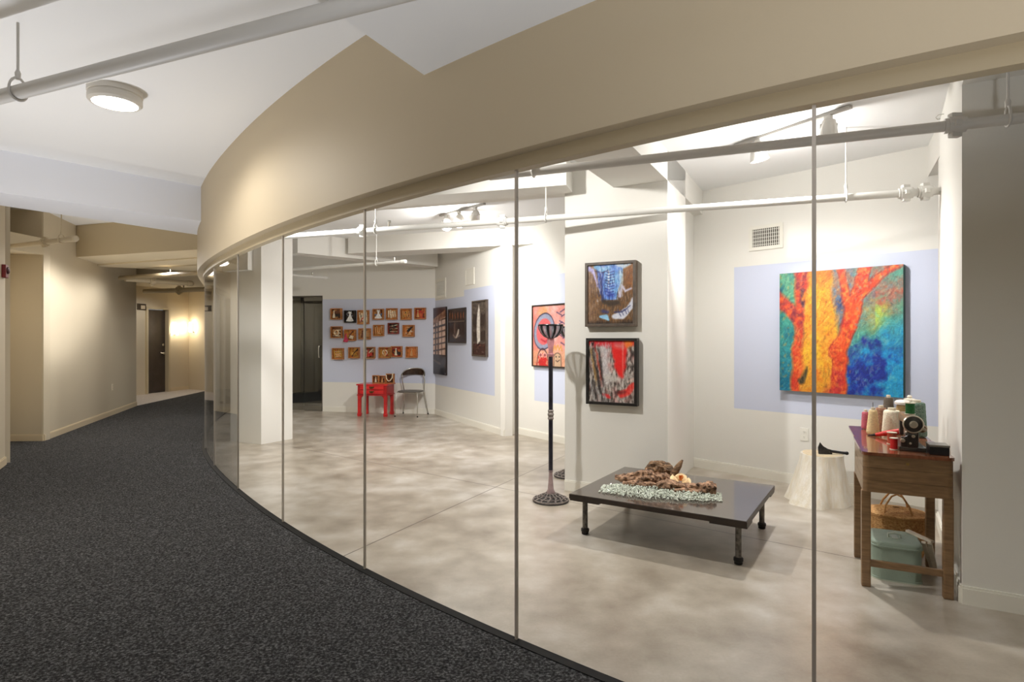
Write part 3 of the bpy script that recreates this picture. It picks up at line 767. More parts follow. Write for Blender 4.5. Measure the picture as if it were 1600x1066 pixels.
cone('thread_cone', 'grey green yarn cone with a knobbed white cap behind the mottled green cone', .345, .955, .036, .03, .2, yarn('sage_yarn', (150, 150, 116)), cap=[(.02, .19), (.036, .2), (.034, .214), (.012, .22), (.016, .23), (.009, .24)], capm=mat('cream_cap', (222, 214, 200), .5))
cone('thread_cone', 'biggest cone, mottled green and grey yarn beside the sewing machine', .342, .67, .056, .046, .222, yarn('green_mottled_yarn', (58, 96, 78), (132, 150, 138), 90))
def spool(label, x, y, z, r, h, m, name='thread_spool'):
    t = thing(name, label, 'thread', sc(x, y, z), 0, 'cones and spools of thread on the cabinet')
    mb = MB(); mb.lathe([(r * .85, .004), (r * .86, h - .004)], 20); mb.build('thread', m, t)
    mb = MB(); mb.lathe([(r, 0), (r, .004), (r * .5, .005), (r * .5, h - .005), (r, h - .004), (r, h)], 20); mb.build('spool_core', M_core, t)
spool('bright red thread spool standing in front of the sewing machine', .150, .10, ZT, .021, .066, yarn('red_thread', (206, 30, 34), (226, 50, 48)))
spool('orange red thread spool just behind the bright red one', .165, .30, ZT, .027, .07, yarn('orange_red_thread', (204, 70, 50), (224, 120, 90)))
t = thing('pointed_tool', 'red pointed hand tool with dark tip leaning on the thread cones', 'tool', sc(.08, .57, ZT), SRZ)
mb = MB(); mb.tube([(.03, -.01, .012), (.08, -.03, .028), (.15, -.06, .05), (.21, -.085, .072), (.235, -.09, .08)], [.011, .016, .017, .013, .010], 12); mb.build('handle', mat('red_enamel', (206, 40, 38), .35, var=.12, vscale=30), t)
mb = MB(); mb.tube([(-.015, .008, .003), (.01, -.002, .007), (.032, -.011, .0125)], [.002, .006, .010], 10); mb.build('metal_tip', M_iron, t)
t = thing('black_tin', 'small flat black box on the cabinet corner beside the sewing machine', 'box', sc(.345, .055, ZT), SRZ)
mb = MB(); mb.box((0, 0, .022), (.088, .10, .044), bev=.003); mb.build('body', M_black2, t)
mb = MB(); mb.box((0, 0, .0495), (.092, .104, .011), bev=.003); mb.build('lid', mat('dull_grey_lid', (120, 116, 108), .4), t)
def sewing_machine():
    mk = mat('machine_enamel', (48, 42, 38), .3, var=.2, vscale=20, coat=.3); mt = mat('machine_tan', (120, 98, 70), .4, var=.1, vscale=20)
    ch = mat('machine_nickel', (196, 188, 172), .28, metal=.8)
    t = thing('sewing_machine', 'old dark sewing machine with handwheel towards the glass', 'sewing machine', sc(.235, .06, ZT), SRZ)
    mb = MB(); mb.box((.0, .19, .012), (.125, .36, .024), bev=.006); mb.build('bed', mk, t)
    mb = MB(); mb.box((0, .065, .09), (.062, .085, .135), bev=.012); mb.box((0, .03, .06), (.05, .05, .08), bev=.008); mb.build('pillar', mk, t)
    mb = MB(); rings = []
    for y, hx, hz, z in ((.02, .028, .032, .153), (.06, .034, .042, .153), (.12, .03, .034, .16), (.22, .027, .028, .163), (.30, .03, .03, .16), (.335, .026, .028, .157)):
        rings.append([mb.bm.verts.new((hx * math.copysign(abs(math.cos(a)) ** .6, math.cos(a)), y, z + hz * math.copysign(abs(math.sin(a)) ** .6, math.sin(a)))) for a in [2 * PI * i / 20 for i in range(20)]])
    mb.skin(rings); mb.build('arm', mt, t)
    mb = MB(); mb.box((0, .315, .105), (.05, .05, .11), bev=.01); hd = mb.build('head', mk, t)
    mb = MB(); mb.cyl((0, .315, .055), (0, .315, .026), .004, n=10); mb.box((0, .315, .028), (.018, .03, .005)); mb.build('needle_bar', ch, hd)
    # handwheel facing the viewer
    mb = MB(); mb.lathe([(.046, -.010), (.050, -.006), (.050, .006), (.046, .010), (.042, .006), (.042, -.006)], 36, (0, -.005, .153), RX(PI / 2)); hw = mb.build('handwheel', ch, t)
    mb = MB(); mb.lathe([(.042, -.003), (.044, .004), (.03, .007), (.018, .008)], 32, (0, -.005, .153), RX(PI / 2)); mb.build('wheel_disc', mk, hw)
    mb = MB(); mb.lathe([(.020, .004), (.020, .014), (.014, .017)], 24, (0, -.005, .153), RX(PI / 2)); mb.cyl((0, .02, .153), (0, .005, .153), .02); mb.build('clutch_knob', ch, hw)
    mb = MB(); mb.lathe([(.022, 0), (.022, .03), (.016, .04)], 20, (.045, .04, .13), RX(PI / 2)); mb.box((.036, .04, .12), (.03, .03, .03), bev=.005); mb.build('bobbin_winder', mt, t)
    for r, p in ((.008, (.05, .0, .128)), (.009, (.002, .016, .085)), (.011, (-.048, .006, .06)), (.006, (-.012, .014, .045)), (.005, (-.028, .028, .105))):
        mb = MB(); mb.lathe([(r, -.008), (r, .012), (r * .6, .014)], 14, p, RX(PI / 2)); mb.build('knob', ch, t)
    mb = MB(); mb.tube([(-.012, .01, .085), (-.03, .01, .082), (-.044, .01, .068)], .004, 8); mb.box((-.03, .025, .05), (.05, .03, .06), bev=.01); mb.build('stitch_lever', mk, t)
    mb = MB(); mb.cyl((0, .10, .19), (0, .10, .265), .003, n=8); mb.build('spool_pin', ch, t)
sewing_machine()
spool('dark green thread spool on top of the sewing machine', .235, .16, ZT + .196, .026, .066, yarn('green_thread', (28, 92, 44), (44, 116, 60)))
# hat box, basket, slats
def hatbox():
    t = thing('train_case', 'pale green rounded vanity case on the floor under the cabinet', 'case', sc(.170, .265), SRZ)
    def rr(w, d, r, n=8):
        P = []
        for cx, cy, a0 in ((w - r, d - r, 0), (-w + r, d - r, 90), (-w + r, -d + r, 180), (w - r, -d + r, 270)):
            for k in range(n + 1): a = math.radians(a0 + 90 / n * k); P.append((cx + r * math.cos(a), cy + r * math.sin(a)))
        return P
    mg = mat('green_vinyl', (136, 152, 138), .5, bump=.3, bscale=220, c2=(150, 166, 152), vscale=9)
    def stack(L_):
        mb = MB(); mb.skin([[mb.bm.verts.new((x, y, z)) for x, y in rr(.125 - o, .14 - o, .052)] for z, o in L_], True); return mb
    stack([(0, .004), (.004, 0), (.012, 0), (.016, .003), (.186, .003)]).build('body', mg, t)
    stack([(.186, 0), (.188, -.003), (.195, -.003), (.197, 0), (.211, .0), (.217, .004), (.219, .012)]).build('lid', mg, t)
    mb = MB(); mb.skin([[mb.bm.verts.new((x, y, z)) for x, y in rr(.127, .142, .053)] for z in (.0, .006)], True); mb.build('rim', mat('pale_piping', (190, 196, 180), .5), t)
    mb = MB(); mb.tube([(-.03, -.02, .219), (-.03, -.02, .238), (0, -.02, .246), (.03, -.02, .238), (.03, -.02, .219)], .006, 8); mb.box((0, -.02, .222), (.03, .07, .006), bev=.002); mb.build('handle', mat('grey_leather', (170, 176, 164), .5), t)
hatbox()
def basket():
    t = thing('wicker_basket', 'lidded oval wicker basket with two hoop handles beneath the cabinet', 'basket', sc(.235, .70), SRZ)
    mw = mat('wicker', (190, 134, 76), .7, bump=.9, bscale=120, c2=(230, 186, 126), vscale=70)
    mwl = mat('wicker_rim', (196, 146, 88), .6, bump=.5, bscale=120)
    mb = MB(); N = 72; rings = []
    for j in range(23):
        z = .25 * j / 22; f = 1 - .16 * (1 - z / .25); ring = []
        for i in range(N):
            a = 2 * PI * i / N; w = .0035 * (1 if (i // 2 + j) % 2 else -1)
            ring.append(mb.bm.verts.new(((.175 * f + w) * math.cos(a), (.145 * f + w) * math.sin(a), z)))
        rings.append(ring)
    mb.skin(rings, True); mb.build('body', mw, t)
    for s in (-1, 1):
        mb = MB(); rings = []
        for j in range(9):
            k = 1 - j / 9; ring = []
            for i in range(37):
                a = -PI / 2 + PI * i / 36; w = .002 * (1 if (i + j) % 2 else -1)
                ring.append(((.178 * k) * math.cos(a) * s, .150 * k * math.sin(a), .256 + .03 * (1 - k * k) + w))
            rings.append([mb.bm.verts.new(p) for p in ring])
        for A, B in zip(rings, rings[1:]):
            for i in range(36): mb._f([A[i], A[i + 1], B[i + 1], B[i]], True)
        mb.tube([(.178 * math.cos(a) * s, .150 * math.sin(a), .256) for a in [-PI / 2 + PI * i / 24 for i in range(25)]], .006, 8)
        o = mb.build('lid_flap', mw, t)
    mb = MB(); mb.tube([(.176 * math.cos(a), .147 * math.sin(a), .247) for a in [2 * PI * i / 48 for i in range(48)]], .007, 8, closed=True); mb.build('rim', mwl, t)
    for k, y in ((0, -.05), (1, .05)):
        mb = MB(); mb.tube([(-.08, y * 2.2, .25), (-.065, y * 1.4, .31), (-.03, y, .365), (0, y * .8, .378), (.03, y, .365), (.065, y * 1.4, .31), (.08, y * 2.2, .25)], .006, 8); mb.build('handle', mwl, t)
basket()
def slats():
    t = thing('wooden_frame', 'pale wooden slat frame leaning beside the green case', 'frame', sc(.345, .30), SRZ)
    mp = mat('pale_slat', (206, 194, 176), .6, var=.06, vscale=20)
    for k in range(2):
        o = k * -.03
        mb = MB(); a, b = Vector((.0 + o, -.03, .205)), Vector((.05 + o * .4, .11, .008)); d = (b - a); 
        q = d.to_track_quat('X', 'Z').to_matrix(); mb.box((a + b) / 2, (d.length, .022, .016), q, bev=.002); mb.build('slat', mp, t)
    mb = MB(); a, b = Vector((-.095, .075, .232)), Vector((.012, -.04, .215)); d = b - a; mb.box((a + b) / 2, (d.length, .026, .014), d.to_track_quat('X', 'Z').to_matrix(), bev=.002); mb.build('top_bar', mp, t)
slats()
# ================================================================== pictures
M_paint = attr_mat('painted_canvas', .4, .4, .6, 42)
M_photo = attr_mat('photo_print', .25, .5, .12, 60)
M_pframe = mat('dark_picture_frame', (44, 34, 28), .4, var=.2, vscale=20)
M_pframeg = mat('grey_brown_frame', (78, 66, 56), .45, var=.15, vscale=20)
M_ledge = mat('canvas_edge_green', (26, 74, 58), .5, var=.3, vscale=12)
def canvas(name, w, h, nx, nz, fn, y0, y1, parent, m, edge=(40, 34, 30)):
    """painted panel, front at y0, back at y1, bottom left at (0, 0)"""
    bm = bmesh.new(); lay = bm.verts.layers.float_color.new('paint'); g = []
    for j in range(nz + 1):
        row = []
        for i in range(nx + 1):
            v = bm.verts.new((w * i / nx, y0, h * j / nz)); c = fn(i / nx, 1 - j / nz)
            v[lay] = rgba([max(0, min(255, k)) for k in c]); row.append(v)
        g.append(row)
    for j in range(nz):
        for i in range(nx): bm.faces.new([g[j][i], g[j][i + 1], g[j + 1][i + 1], g[j + 1][i]])
    k = [bm.verts.new(p) for p in ((0, y1, 0), (w, y1, 0), (w, y1, h), (0, y1, h), (0, y0, 0), (w, y0, 0), (w, y0, h), (0, y0, h))]
    for v in k: v[lay] = rgba(edge)
    for q in ((1, 0, 3, 2), (0, 1, 5, 4), (1, 2, 6, 5), (2, 3, 7, 6), (3, 0, 4, 7)): bm.faces.new([k[a] for a in q])
    me = bpy.data.meshes.new(name); bm.to_mesh(me); bm.free(); me.materials.append(m)
    o = bpy.data.objects.new(name, me); COL.objects.link(o); o.parent = parent; return o
def hang(p0, p1, pxl, pxr, pyt, pyb, name, label, cat, group=None, off=.0):
    """empty at the lower left corner of something hung on wall p0-p1; returns it with width and height"""
    p0, p1 = Vector(p0[:2]), Vector(p1[:2])
    u0, zt = wp(p0, p1, pxl, pyt); _, zb = wp(p0, p1, pxl, pyb); u1, _ = wp(p0, p1, pxr, 529)
    d = (p1 - p0).normalized(); o = p0 + d * u0
    t = thing(name, label, cat, (o.x, o.y, zb), math.atan2(d.y, d.x), group)
    return t, u1 - u0, zt - zb
def frame_box(w, h, f, d, parent, m, name='frame', lip=.0):
    mb = MB()
    for c, s in (((w / 2, -d / 2, f / 2), (w, d, f)), ((w / 2, -d / 2, h - f / 2), (w, d, f)), ((f / 2, -d / 2, h / 2), (f, d, h - 2 * f)), ((w - f / 2, -d / 2, h / 2), (f, d, h - 2 * f))): mb.box(c, s, bev=.002)
    return mb.build(name, m, parent)
def nz(x, y, s=1.0, o=0): return noise.noise((x * s + o, y * s - o, o * 1.7))
def fb(x, y, s, o=0): return nz(x, y, s, o) + .5 * nz(x, y, s * 2.1, o + 3) + .25 * nz(x, y, s * 4.3, o + 7)
def mixc(a, b, t): t = max(0, min(1, t)); return tuple(a[i] + (b[i] - a[i]) * t for i in range(3))
def stroke(u, v, pts, asp=1.0):
    """smallest (distance - half width) to a tapered polyline of (u, v, half width)"""
    best = 9
    for a, b in zip(pts, pts[1:]):
        dx, dy = (b[0] - a[0]), (b[1] - a[1]) * asp; L2 = dx * dx + dy * dy + 1e-9
        t = max(0, min(1, ((u - a[0]) * dx + (v - a[1]) * asp * dy) / L2))
        q = math.hypot(u - a[0] - dx * t, (v - a[1]) * asp - dy * t) - (a[2] + (b[2] - a[2]) * t)
        best = min(best, q)
    return best
def S(x, w=.012): return max(0, min(1, .5 - x / w / 2))

# ---- tree painting
def tree_paint(u, v):
    wu, wv = u + .018 * fb(u, v, 7, 1), v + .018 * fb(u, v, 7, 5)
    n = fb(u, v, 9, 2); n2 = fb(u, v, 22, 9)
    left = mixc((66, 158, 132), (10, 112, 158), (v - .3) * 1.3) if v > .2 else (84, 160, 128)
    left = mixc(left, (0, 92, 122), n * 1.2)
    # right hand side
    top = mixc((120, 130, 122), (176, 96, 78), .5 + n2); top = mixc(top, (90, 160, 140), .4 + n * .9)
    mid = mixc((60, 150, 150), (120, 170, 110), .4 + n)
    low = mixc((18, 112, 204), (36, 158, 214), .4 + n + (u - .8) * 2)
    r = mixc(top, mid, (v - .25) * 4 + n * .6); r = mixc(r, low, (v - .48 + (u - .75) * .5) * 4 + n * .7)
    db = math.hypot((u - .75) * 1.1, (v - .84) * .9) + .16 * n + .06 * n2; r = mixc(r, (28, 50, 150), S(db - .16, .07))
    yb = math.hypot(u - .80, (v - .36) * .8) + .06 * n; r = mixc(r, (176, 206, 84), S(yb - .07, .06) * .9)
    r = mixc(r, (196, 84, 72), S(math.hypot(u - .86, v - .25) + .1 * n2 - .06, .05) * .8)
    r = mixc(r, (20, 50, 140), S(math.hypot(u - .8, v - .58) + .05 * n2 - .035, .02))
    col = r if u > .5 else left
    # grey gap
    gap = mixc((104, 122, 142), (150, 112, 96), .5 + n2 * 1.2); gap = mixc(gap, (40, 62, 120), S(math.hypot(u - .52, v - .29) + .03 * n2 - .03, .02))
    if .40 < u < .80 and v < .5: col = mixc(col, gap, S(.44 - wu, .02) * S(v - .46, .05) * (1 if u < .62 else .5))
    # yellow heart
    yel = mixc((238, 176, 40), (232, 122, 34), .45 + n); yel = mixc(yel, (246, 204, 60), .3 + n2)
    yel = mixc(yel, (222, 120, 36), max(0, n2) * .9); yel = mixc(yel, (206, 94, 30), S(v - .02 + n * .1, .1)); yel = mixc(yel, (214, 130, 40), S(.93 - v + n * .1, .1) * .6)
    ye = stroke(wu, wv, [(.345, -.1, .10), (.345, .3, .135), (.36, .6, .16), (.34, 1.1, .23)], .9)
    col = mixc(col, yel, S(ye, .02))
    ora = mixc((232, 82, 34), (206, 48, 32), .4 + n); ora = mixc(ora, (244, 124, 50), n2 * 1.6); ora2 = mixc(ora, (142, 34, 50), .45 + n2)
    lt = stroke(wu, wv, [(.205, -.1, .078), (.185, .22, .045), (.170, .5, .040), (.16, .8, .042), (.13, 1.1, .04)], .9)
    col = mixc(col, mixc(ora2, ora, (v - .15) * 1.6), S(lt, .014)); col = mixc(col, (214, 120, 44), S(abs(lt) - .006, .01) * .6)
    col = mixc(col, ora2, S(stroke(wu, wv, [(-.05, .19, .06), (.06, .28, .055), (.17, .40, .05)], .9), .014))
    col = mixc(col, (70, 34, 60), S(stroke(wu, wv, [(.20, .16, .018), (.21, .27, .016)], .9), .01) * .9)
    col = mixc(col, (226, 130, 40), S(stroke(wu, wv, [(.25, .18, .02), (.21, .22, .012)], .9), .01))
    col = mixc(col, (58, 52, 34), S(stroke(wu, wv, [(.235, .80, .008), (.20, .90, .03)], .9), .012))
    rt = stroke(wu, wv, [(.50, 1.1, .075), (.515, .85, .055), (.53, .66, .055), (.585, .46, .06), (.63, .3, .062), (.68, .16, .05), (.74, -.1, .042)], .9)
    rt = min(rt, stroke(wu, wv, [(.60, .34, .035), (.57, .2, .03), (.515, -.05, .026)], .9), stroke(wu, wv, [(.69, .2, .045), (.8, .1, .03), (.9, .03, .022), (1.05, -.03, .025)], .9))
    rt = min(rt, stroke(wu, wv, [(.47, .66, .04), (.55, .56, .05)], .9))
    col = mixc(col, ora, S(rt, .012))
    col = mixc(col, (150, 34, 40), S(abs(rt + .002) - .004, .006) * .55)
    col = mixc(col, mixc((176, 34, 60), (232, 96, 40), .5 + n2), S(stroke(wu, wv, [(.47, 1.0, .06), (.52, .85, .03)], .9), .04) * .7)
    # dragged brush marks
    wx, wy = u + .05 * fb(u, v, 5, 17), v + .05 * fb(u, v, 5, 23)
    b1 = nz(wx + .8 * wy, (wy - .8 * wx) * .25, 44, 3) + .6 * nz(wx * 1.2, wy * .3, 80, 8); b2 = nz(u - v, u + v, 22, 13)
    col = mixc(col, (250, 236, 170) if b1 > 0 else (40, 26, 44), min(.22, abs(b1) ** 1.5 * .35))
    if b2 > .2: col = mixc(col, (90, 180, 190) if u > .62 else (236, 150, 60), min(.3, (b2 - .2) * 1.2))
    return tuple(c * .9 for c in col)
t, w, h = hang(AW0, AW1, 1223, 1415, 429, 609, 'canvas_painting', 'large canvas of orange tree trunks against blue and teal', 'painting')
canvas('canvas', w, h, 260, 230, tree_paint, -.07, -.008, t, M_paint, (24, 70, 56))
mb = MB(); mb.box((w / 2, -.004, h / 2), (w - .06, .008, h - .06)); mb.build('stretcher', mat('stretcher_wood', (170, 140, 100), .6), t)

# ---- painted face
def face_paint(u, v):
    n = fb(u, v * 1.4, 6, 3); n2 = fb(u, v * 1.4, 18, 5)
    c = mixc((232, 176, 166), (238, 214, 206), .4 + n); c = mixc(c, (224, 134, 118), S(u - .16 + .1 * n, .1) * .6)
    c = mixc(c, (206, 176, 110), S(math.hypot((u - .33), (v - .12) * 1.2) + .1 * n2 - .13, .08) * .8)
    asp = 1.42; du, dv = (u - .34) + .12 * (v - .45), (v - .43) * asp
    r = math.hypot(du / .30, dv / .42) + .03 * n
    c = mixc(c, (222, 120, 124), S(r - .78, .04)); c = mixc(c, (150, 178, 206), S(abs(r - .88) - .13, .03)); c = mixc(c, (40, 48, 84), S(abs(r - 1.02) - .03, .03))
    for (x, y, q) in ((.30, .36, .06), (.46, .36, .06)): c = mixc(c, (190, 50, 66), S(math.hypot(u - x, (v - y) * asp) - q, .03) * .6); c = mixc(c, (40, 34, 60), S(math.hypot(u - x, (v - y) * asp) - .02, .01))
    c = mixc(c, (176, 40, 60), S(stroke(u, v, [(.26, .56, .012), (.38, .6, .018), (.5, .55, .012)], asp), .02))
    for k in range(9):
        x = .72 + .2 * ((k * 37 % 10) / 10); y = .12 + .07 * (k % 5) + (.28 if k > 5 else 0)
        c = mixc(c, (62, 58, 110), S(stroke(u, v, [(x, y, .012), (x + .14, y + .05 * (-1 if k % 2 else 1), .009)], asp), .012))
    if v > .72: c = mixc(c, (226, 188, 140), S(.74 - v, .04) * .7)
    c = mixc(c, (64, 46, 60), S(abs(math.hypot((u - .3) / .17, (v - .97) * asp / .36) - 1) - .05, .04))
    c = mixc(c, (206, 52, 52), S(math.hypot((u - .3) / .15, (v - .98) * asp / .2) - 1 + n2 * .6, .2))
    for x in (.24, .37): q = math.hypot(u - x, (v - .82) * asp); c = mixc(c, (244, 238, 230), S(q - .055, .012)); c = mixc(c, (170, 40, 44), S(abs(q - .03) - .008, .008)); c = mixc(c, (40, 30, 40), S(q - .014, .008))
    g = stroke(u, v, [(.74, .85, .10), (.74, 1.05, .11)], asp); c = mixc(c, (214, 206, 170), S(g, .02)); c = mixc(c, (60, 60, 60), S(abs(g) - .008, .008))
    c = mixc(c, (226, 190, 70), S(stroke(u, v, [(.62, .74, .012), (.66, .66, .01), (.70, .73, .012), (.75, .65, .01), (.79, .73, .012), (.84, .66, .01), (.87, .74, .012)], asp), .015))
    c = (c[0] * .9, c[1] * .78, c[2] * .78)
    for x in (.70, .79): c = mixc(c, (40, 40, 40), S(math.hypot(u - x, (v - .84) * asp) - .018, .008))
    c = mixc(c, (60, 40, 40), S(stroke(u, v, [(.69, .9, .008), (.74, .92, .01), (.8, .89, .008)], asp), .008))
    return c
W22 = W21 + (W21 - W20) * .9
t, w, h = hang(W20, W22, 834, 889, 477.5, 572.5, 'framed_painting', 'framed pink painting of a ringed cartoonish face behind the floor lamp', 'painting')
frame_box(w, h, .018, .04, t, M_pframe); canvas('canvas', w - .03, h - .03, 90, 130, face_paint, -.026, -.004, t, M_paint).location = (.015, 0, .015)

# ---- pair of abstract paintings on the pier
def blue_paint(u, v):
    n = fb(u, v, 6, 11); n2 = fb(u * 2.2, v, 14, 4); uu = u + .02 * fb(u, v, 9, 2)
    c = mixc((92, 66, 40), (128, 88, 48), .4 + n2); c = mixc(c, (150, 118, 96), S(u - .16 + .12 * n, .1) * .6); c = mixc(c, (134, 82, 36), S(.82 - u + .05 * n, .06) * S(v - .45, .1))
    body = [(.50, -.05, .31), (.49, .14, .28), (.475, .34, .23), (.475, .56, .17)]
    b = stroke(uu, v, body, 1.25)
    bl = mixc((86, 130, 212), (112, 172, 220), .4 + n + (u - .5) * 1.2); bl = mixc(bl, (40, 60, 150), S(u - .36 + .04 * n2, .05) * .7)
    c = mixc(c, bl, S(b, .012) * (1 if v < .6 else 0))
    c = mixc(c, (44, 40, 84), S(stroke(uu, v, [(.28, .18, .01), (.30, .36, .028), (.33, .62, .02)], 1.25), .02) * .8)
    c = mixc(c, (178, 170, 220), S(stroke(uu, v, [(.0, .05, .05), (.1, .09, .04), (.18, .24, .025), (.22, .36, .02)], 1.25), .02))
    c = mixc(c, (120, 172, 218), S(stroke(uu, v, [(.2, .04, .05), (.32, .09, .05), (.46, .06, .03)], 1.25), .02)); c = mixc(c, (30, 34, 80), S(stroke(uu, v, [(.18, .11, .008), (.32, .135, .01), (.44, .1, .008)], 1.25), .012))
    c = mixc(c, (192, 206, 222), S(stroke(uu, v, [(.66, .02, .03), (.8, .05, .04), (.93, .01, .03)], 1.25), .02))
    c = mixc(c, (190, 214, 224), S(stroke(uu, v, [(.72, .14, .04), (.74, .3, .03), (.70, .48, .022)], 1.25), .03) * .8)
    # laces
    for k in range(9):
        y = .12 + k * .047
        c = mixc(c, (28, 36, 120), S(stroke(uu, v, [(.40, y, .008), (.47, y + .025, .010), (.58, y + .004, .008)], 1.25), .012)); c = mixc(c, (236, 232, 236), S(math.hypot(u - .465, (v - y - .0) * 1.25) - (.02 if k < 5 else .008), .012) * .9)
    q = nz(uu * 1.5, v * .35, 30, 9); c = mixc(c, (214, 220, 236) if q > 0 else (30, 30, 70), min(.5, max(0, abs(q) - .12) * 1.6) * (1 if v < .62 and .2 < u < .78 else .35))
    c = mixc(c, (30, 48, 150), S(stroke(uu, v, [(.43, .45, .03), (.5, .5, .05), (.56, .52, .03)], 1.25), .05) * .7)
    c = mixc(c, (46, 34, 24), S(stroke(uu, v, [(.36, .62, .05), (.52, .66, .06), (.66, .64, .05)], 1.25), .03) * .85)
    c = mixc(c, (196, 190, 210), S(stroke(uu, v, [(.74, .36, .018), (.82, .46, .025), (.95, .42, .018)], 1.25), .015)); c = mixc(c, (196, 190, 210), S(stroke(uu, v, [(.74, .4, .012), (.70, .54, .03)], 1.25), .02))
    sh = stroke(uu, v, [(.60, .87, .055), (.76, .85, .085), (.92, .73, .06), (.98, .58, .02)], 1.25)
    c = mixc(c, (206, 208, 222), S(sh, .015))
    for k in range(4): c = mixc(c, (36, 40, 96), S(stroke(uu, v, [(.66 + k * .07, .76 + .0 * k, .006), (.72 + k * .06, .87 - k * .02, .006)], 1.25), .01))
    c = mixc(c, (40, 44, 92), S(stroke(uu, v, [(.58, .80, .012), (.75, .80, .012), (.92, .70, .008)], 1.25), .012))
    c = mixc(c, (140, 190, 226), S(stroke(uu, v, [(.28, .87, .025), (.41, .88, .055), (.46, .92, .03)], 1.25), .015)); c = mixc(c, (34, 44, 120), S(stroke(uu, v, [(.34, .78, .03), (.44, .80, .025)], 1.25), .03) * .8)
    return mixc(c, (26, 22, 24), S(.96 - v + .04 * n, .03) * .7)
def red_paint(u, v):
    n = fb(u, v, 6, 21); n2 = fb(u * 2.4, v * .9, 12, 14); uu = u + .025 * fb(u, v, 8, 6)
    c = mixc((112, 102, 96), (200, 192, 186), .45 + n2 * 1.0); c = mixc(c, (44, 38, 38), S(n2 * .5 + .17, .12) * .75); c = mixc(c, (206, 120, 116), max(0, n) * .6)
    c = mixc(c, (206, 200, 204), S(abs(u - .38) - .09 + .05 * n, .06) * S(v - .7, .1) * .85)
    for x0, x1, cc in ((.05, .16, (170, 130, 70)), (.15, .28, (176, 70, 52)), (.22, .3, (36, 30, 32)), (.09, .2, (40, 34, 34))):
        c = mixc(c, cc, S(stroke(uu, v, [(x0, .14, .012), ((x0 + x1) / 2, .34, .022), (x1, .6, .026), (x1 + .02, .74, .012)], 1.25), .02) * .85)
    c = mixc(c, (224, 38, 36), S(stroke(uu, v, [(.66, -.05, .20), (.68, .2, .15), (.69, .4, .11), (.70, .56, .06)], 1.25), .03))
    c = mixc(c, (216, 46, 56), S(v - .075 + .06 * n2, .04) * .95); c = mixc(c, (236, 120, 50), S(math.hypot(u - .85, v - .04) - .09 + .05 * n2, .05)); c = mixc(c, (30, 24, 26), S(math.hypot(u - .08, v - .05) - .035 + .03 * n2, .02))
    c = mixc(c, (238, 150, 140), S(abs(u - .745) - .012, .015) * S(v - .5, .1) * .7)
    c = mixc(c, (208, 196, 190), S(stroke(uu, v, [(.6, .08, .03), (.74, .1, .03)], 1.25), .06) * .6)
    c = mixc(c, (202, 196, 190), S(stroke(uu, v, [(.4, .6, .06), (.66, .62, .04)], 1.25), .05) * .9)
    c = mixc(c, (40, 34, 34), S(stroke(uu, v, [(.9, .12, .02), (.95, .22, .035), (.9, .3, .015)], 1.25), .03) * .8)
    sh = stroke(uu, v, [(.70, .86, .07), (.84, .82, .07), (.97, .7, .05)], 1.25); c = mixc(c, mixc((214, 44, 44), (232, 110, 96), .4 + n2), S(sh, .02)); c = mixc(c, (40, 24, 26), S(stroke(uu, v, [(.63, .84, .03), (.76, .82, .02)], 1.25), .04) * .7)
    c = mixc(c, (204, 50, 52), S(stroke(uu, v, [(.32, .87, .02), (.42, .9, .04), (.47, .92, .02)], 1.25), .02)); c = mixc(c, (230, 190, 176), S(stroke(uu, v, [(.86, .66, .012), (.98, .60, .02)], 1.25), .02) * .7)
    for k in range(5): x = .05 + k * .06; c = mixc(c, (24, 22, 24) if k % 2 else (150, 150, 152), S(stroke(uu, v, [(x, .66, .012), (x + .02, .8, .018), (x + .09, .98, .012)], 1.25), .02) * .8)
    return c
PL, PR = K + N1 * .93, K
t, w, h = hang(PL, PR, 918, 996.5, 412.5, 511, 'framed_painting', 'dark framed painting with a blue laced corset shape, upper one on the pier', 'painting', 'pair of framed paintings on the pier')
frame_box(w, h, .024, .065, t, M_pframeg); canvas('canvas', w - .04, h - .04, 110, 135, blue_paint, -.05, -.004, t, M_paint).location = (.02, 0, .02)
t, w, h = hang(PL, PR, 919.5, 998.5, 528.5, 630, 'framed_painting', 'black framed painting with a red streaked column, lower one on the pier', 'painting', 'pair of framed paintings on the pier')
frame_box(w, h, .024, .065, t, mat('black_frame', (26, 23, 22), .4)); canvas('canvas', w - .04, h - .04, 110, 135, red_paint, -.05, -.004, t, M_paint).location = (.02, 0, .02)

# ---- photographs
def window_photo(u, v):
    n = fb(u, v * 2.5, 8, 31); dark = mixc((34, 26, 24), (70, 58, 52), .4 + n)
    if v > .70 - .0 * u: c = mixc(dark, (92, 80, 70), S(abs(v - .78 - .1 * u) - .02, .02)); return mixc(c, (14, 12, 12), S(math.hypot(u - .75, (v - .97) * 2) - .2, .1))
    top = .12 - .14 * (u)
    c = mixc((206, 170, 150), (226, 196, 176), .5 + n)
    if v < top + .06: c = mixc((52, 26, 22), (84, 40, 30), .5 + n)
    elif v < top + .16: c = mixc((168, 130, 108), (120, 86, 70), .5 + n)
    else:
        for gx in (.02, .28, .46, .72): c = mixc(c, (72, 50, 42), S(abs(u - gx) - (.05 if gx == .28 or gx == .46 else .02), .02) * .85)
        for gy in (.22, .31, .39, .48, .57, .66): c = mixc(c, (60, 42, 36), S(abs(v - gy + .05 * u) - (.009 if gy != .31 else .014), .008))
    return mixc(c, (40, 28, 24), S(.97 - u, .02))
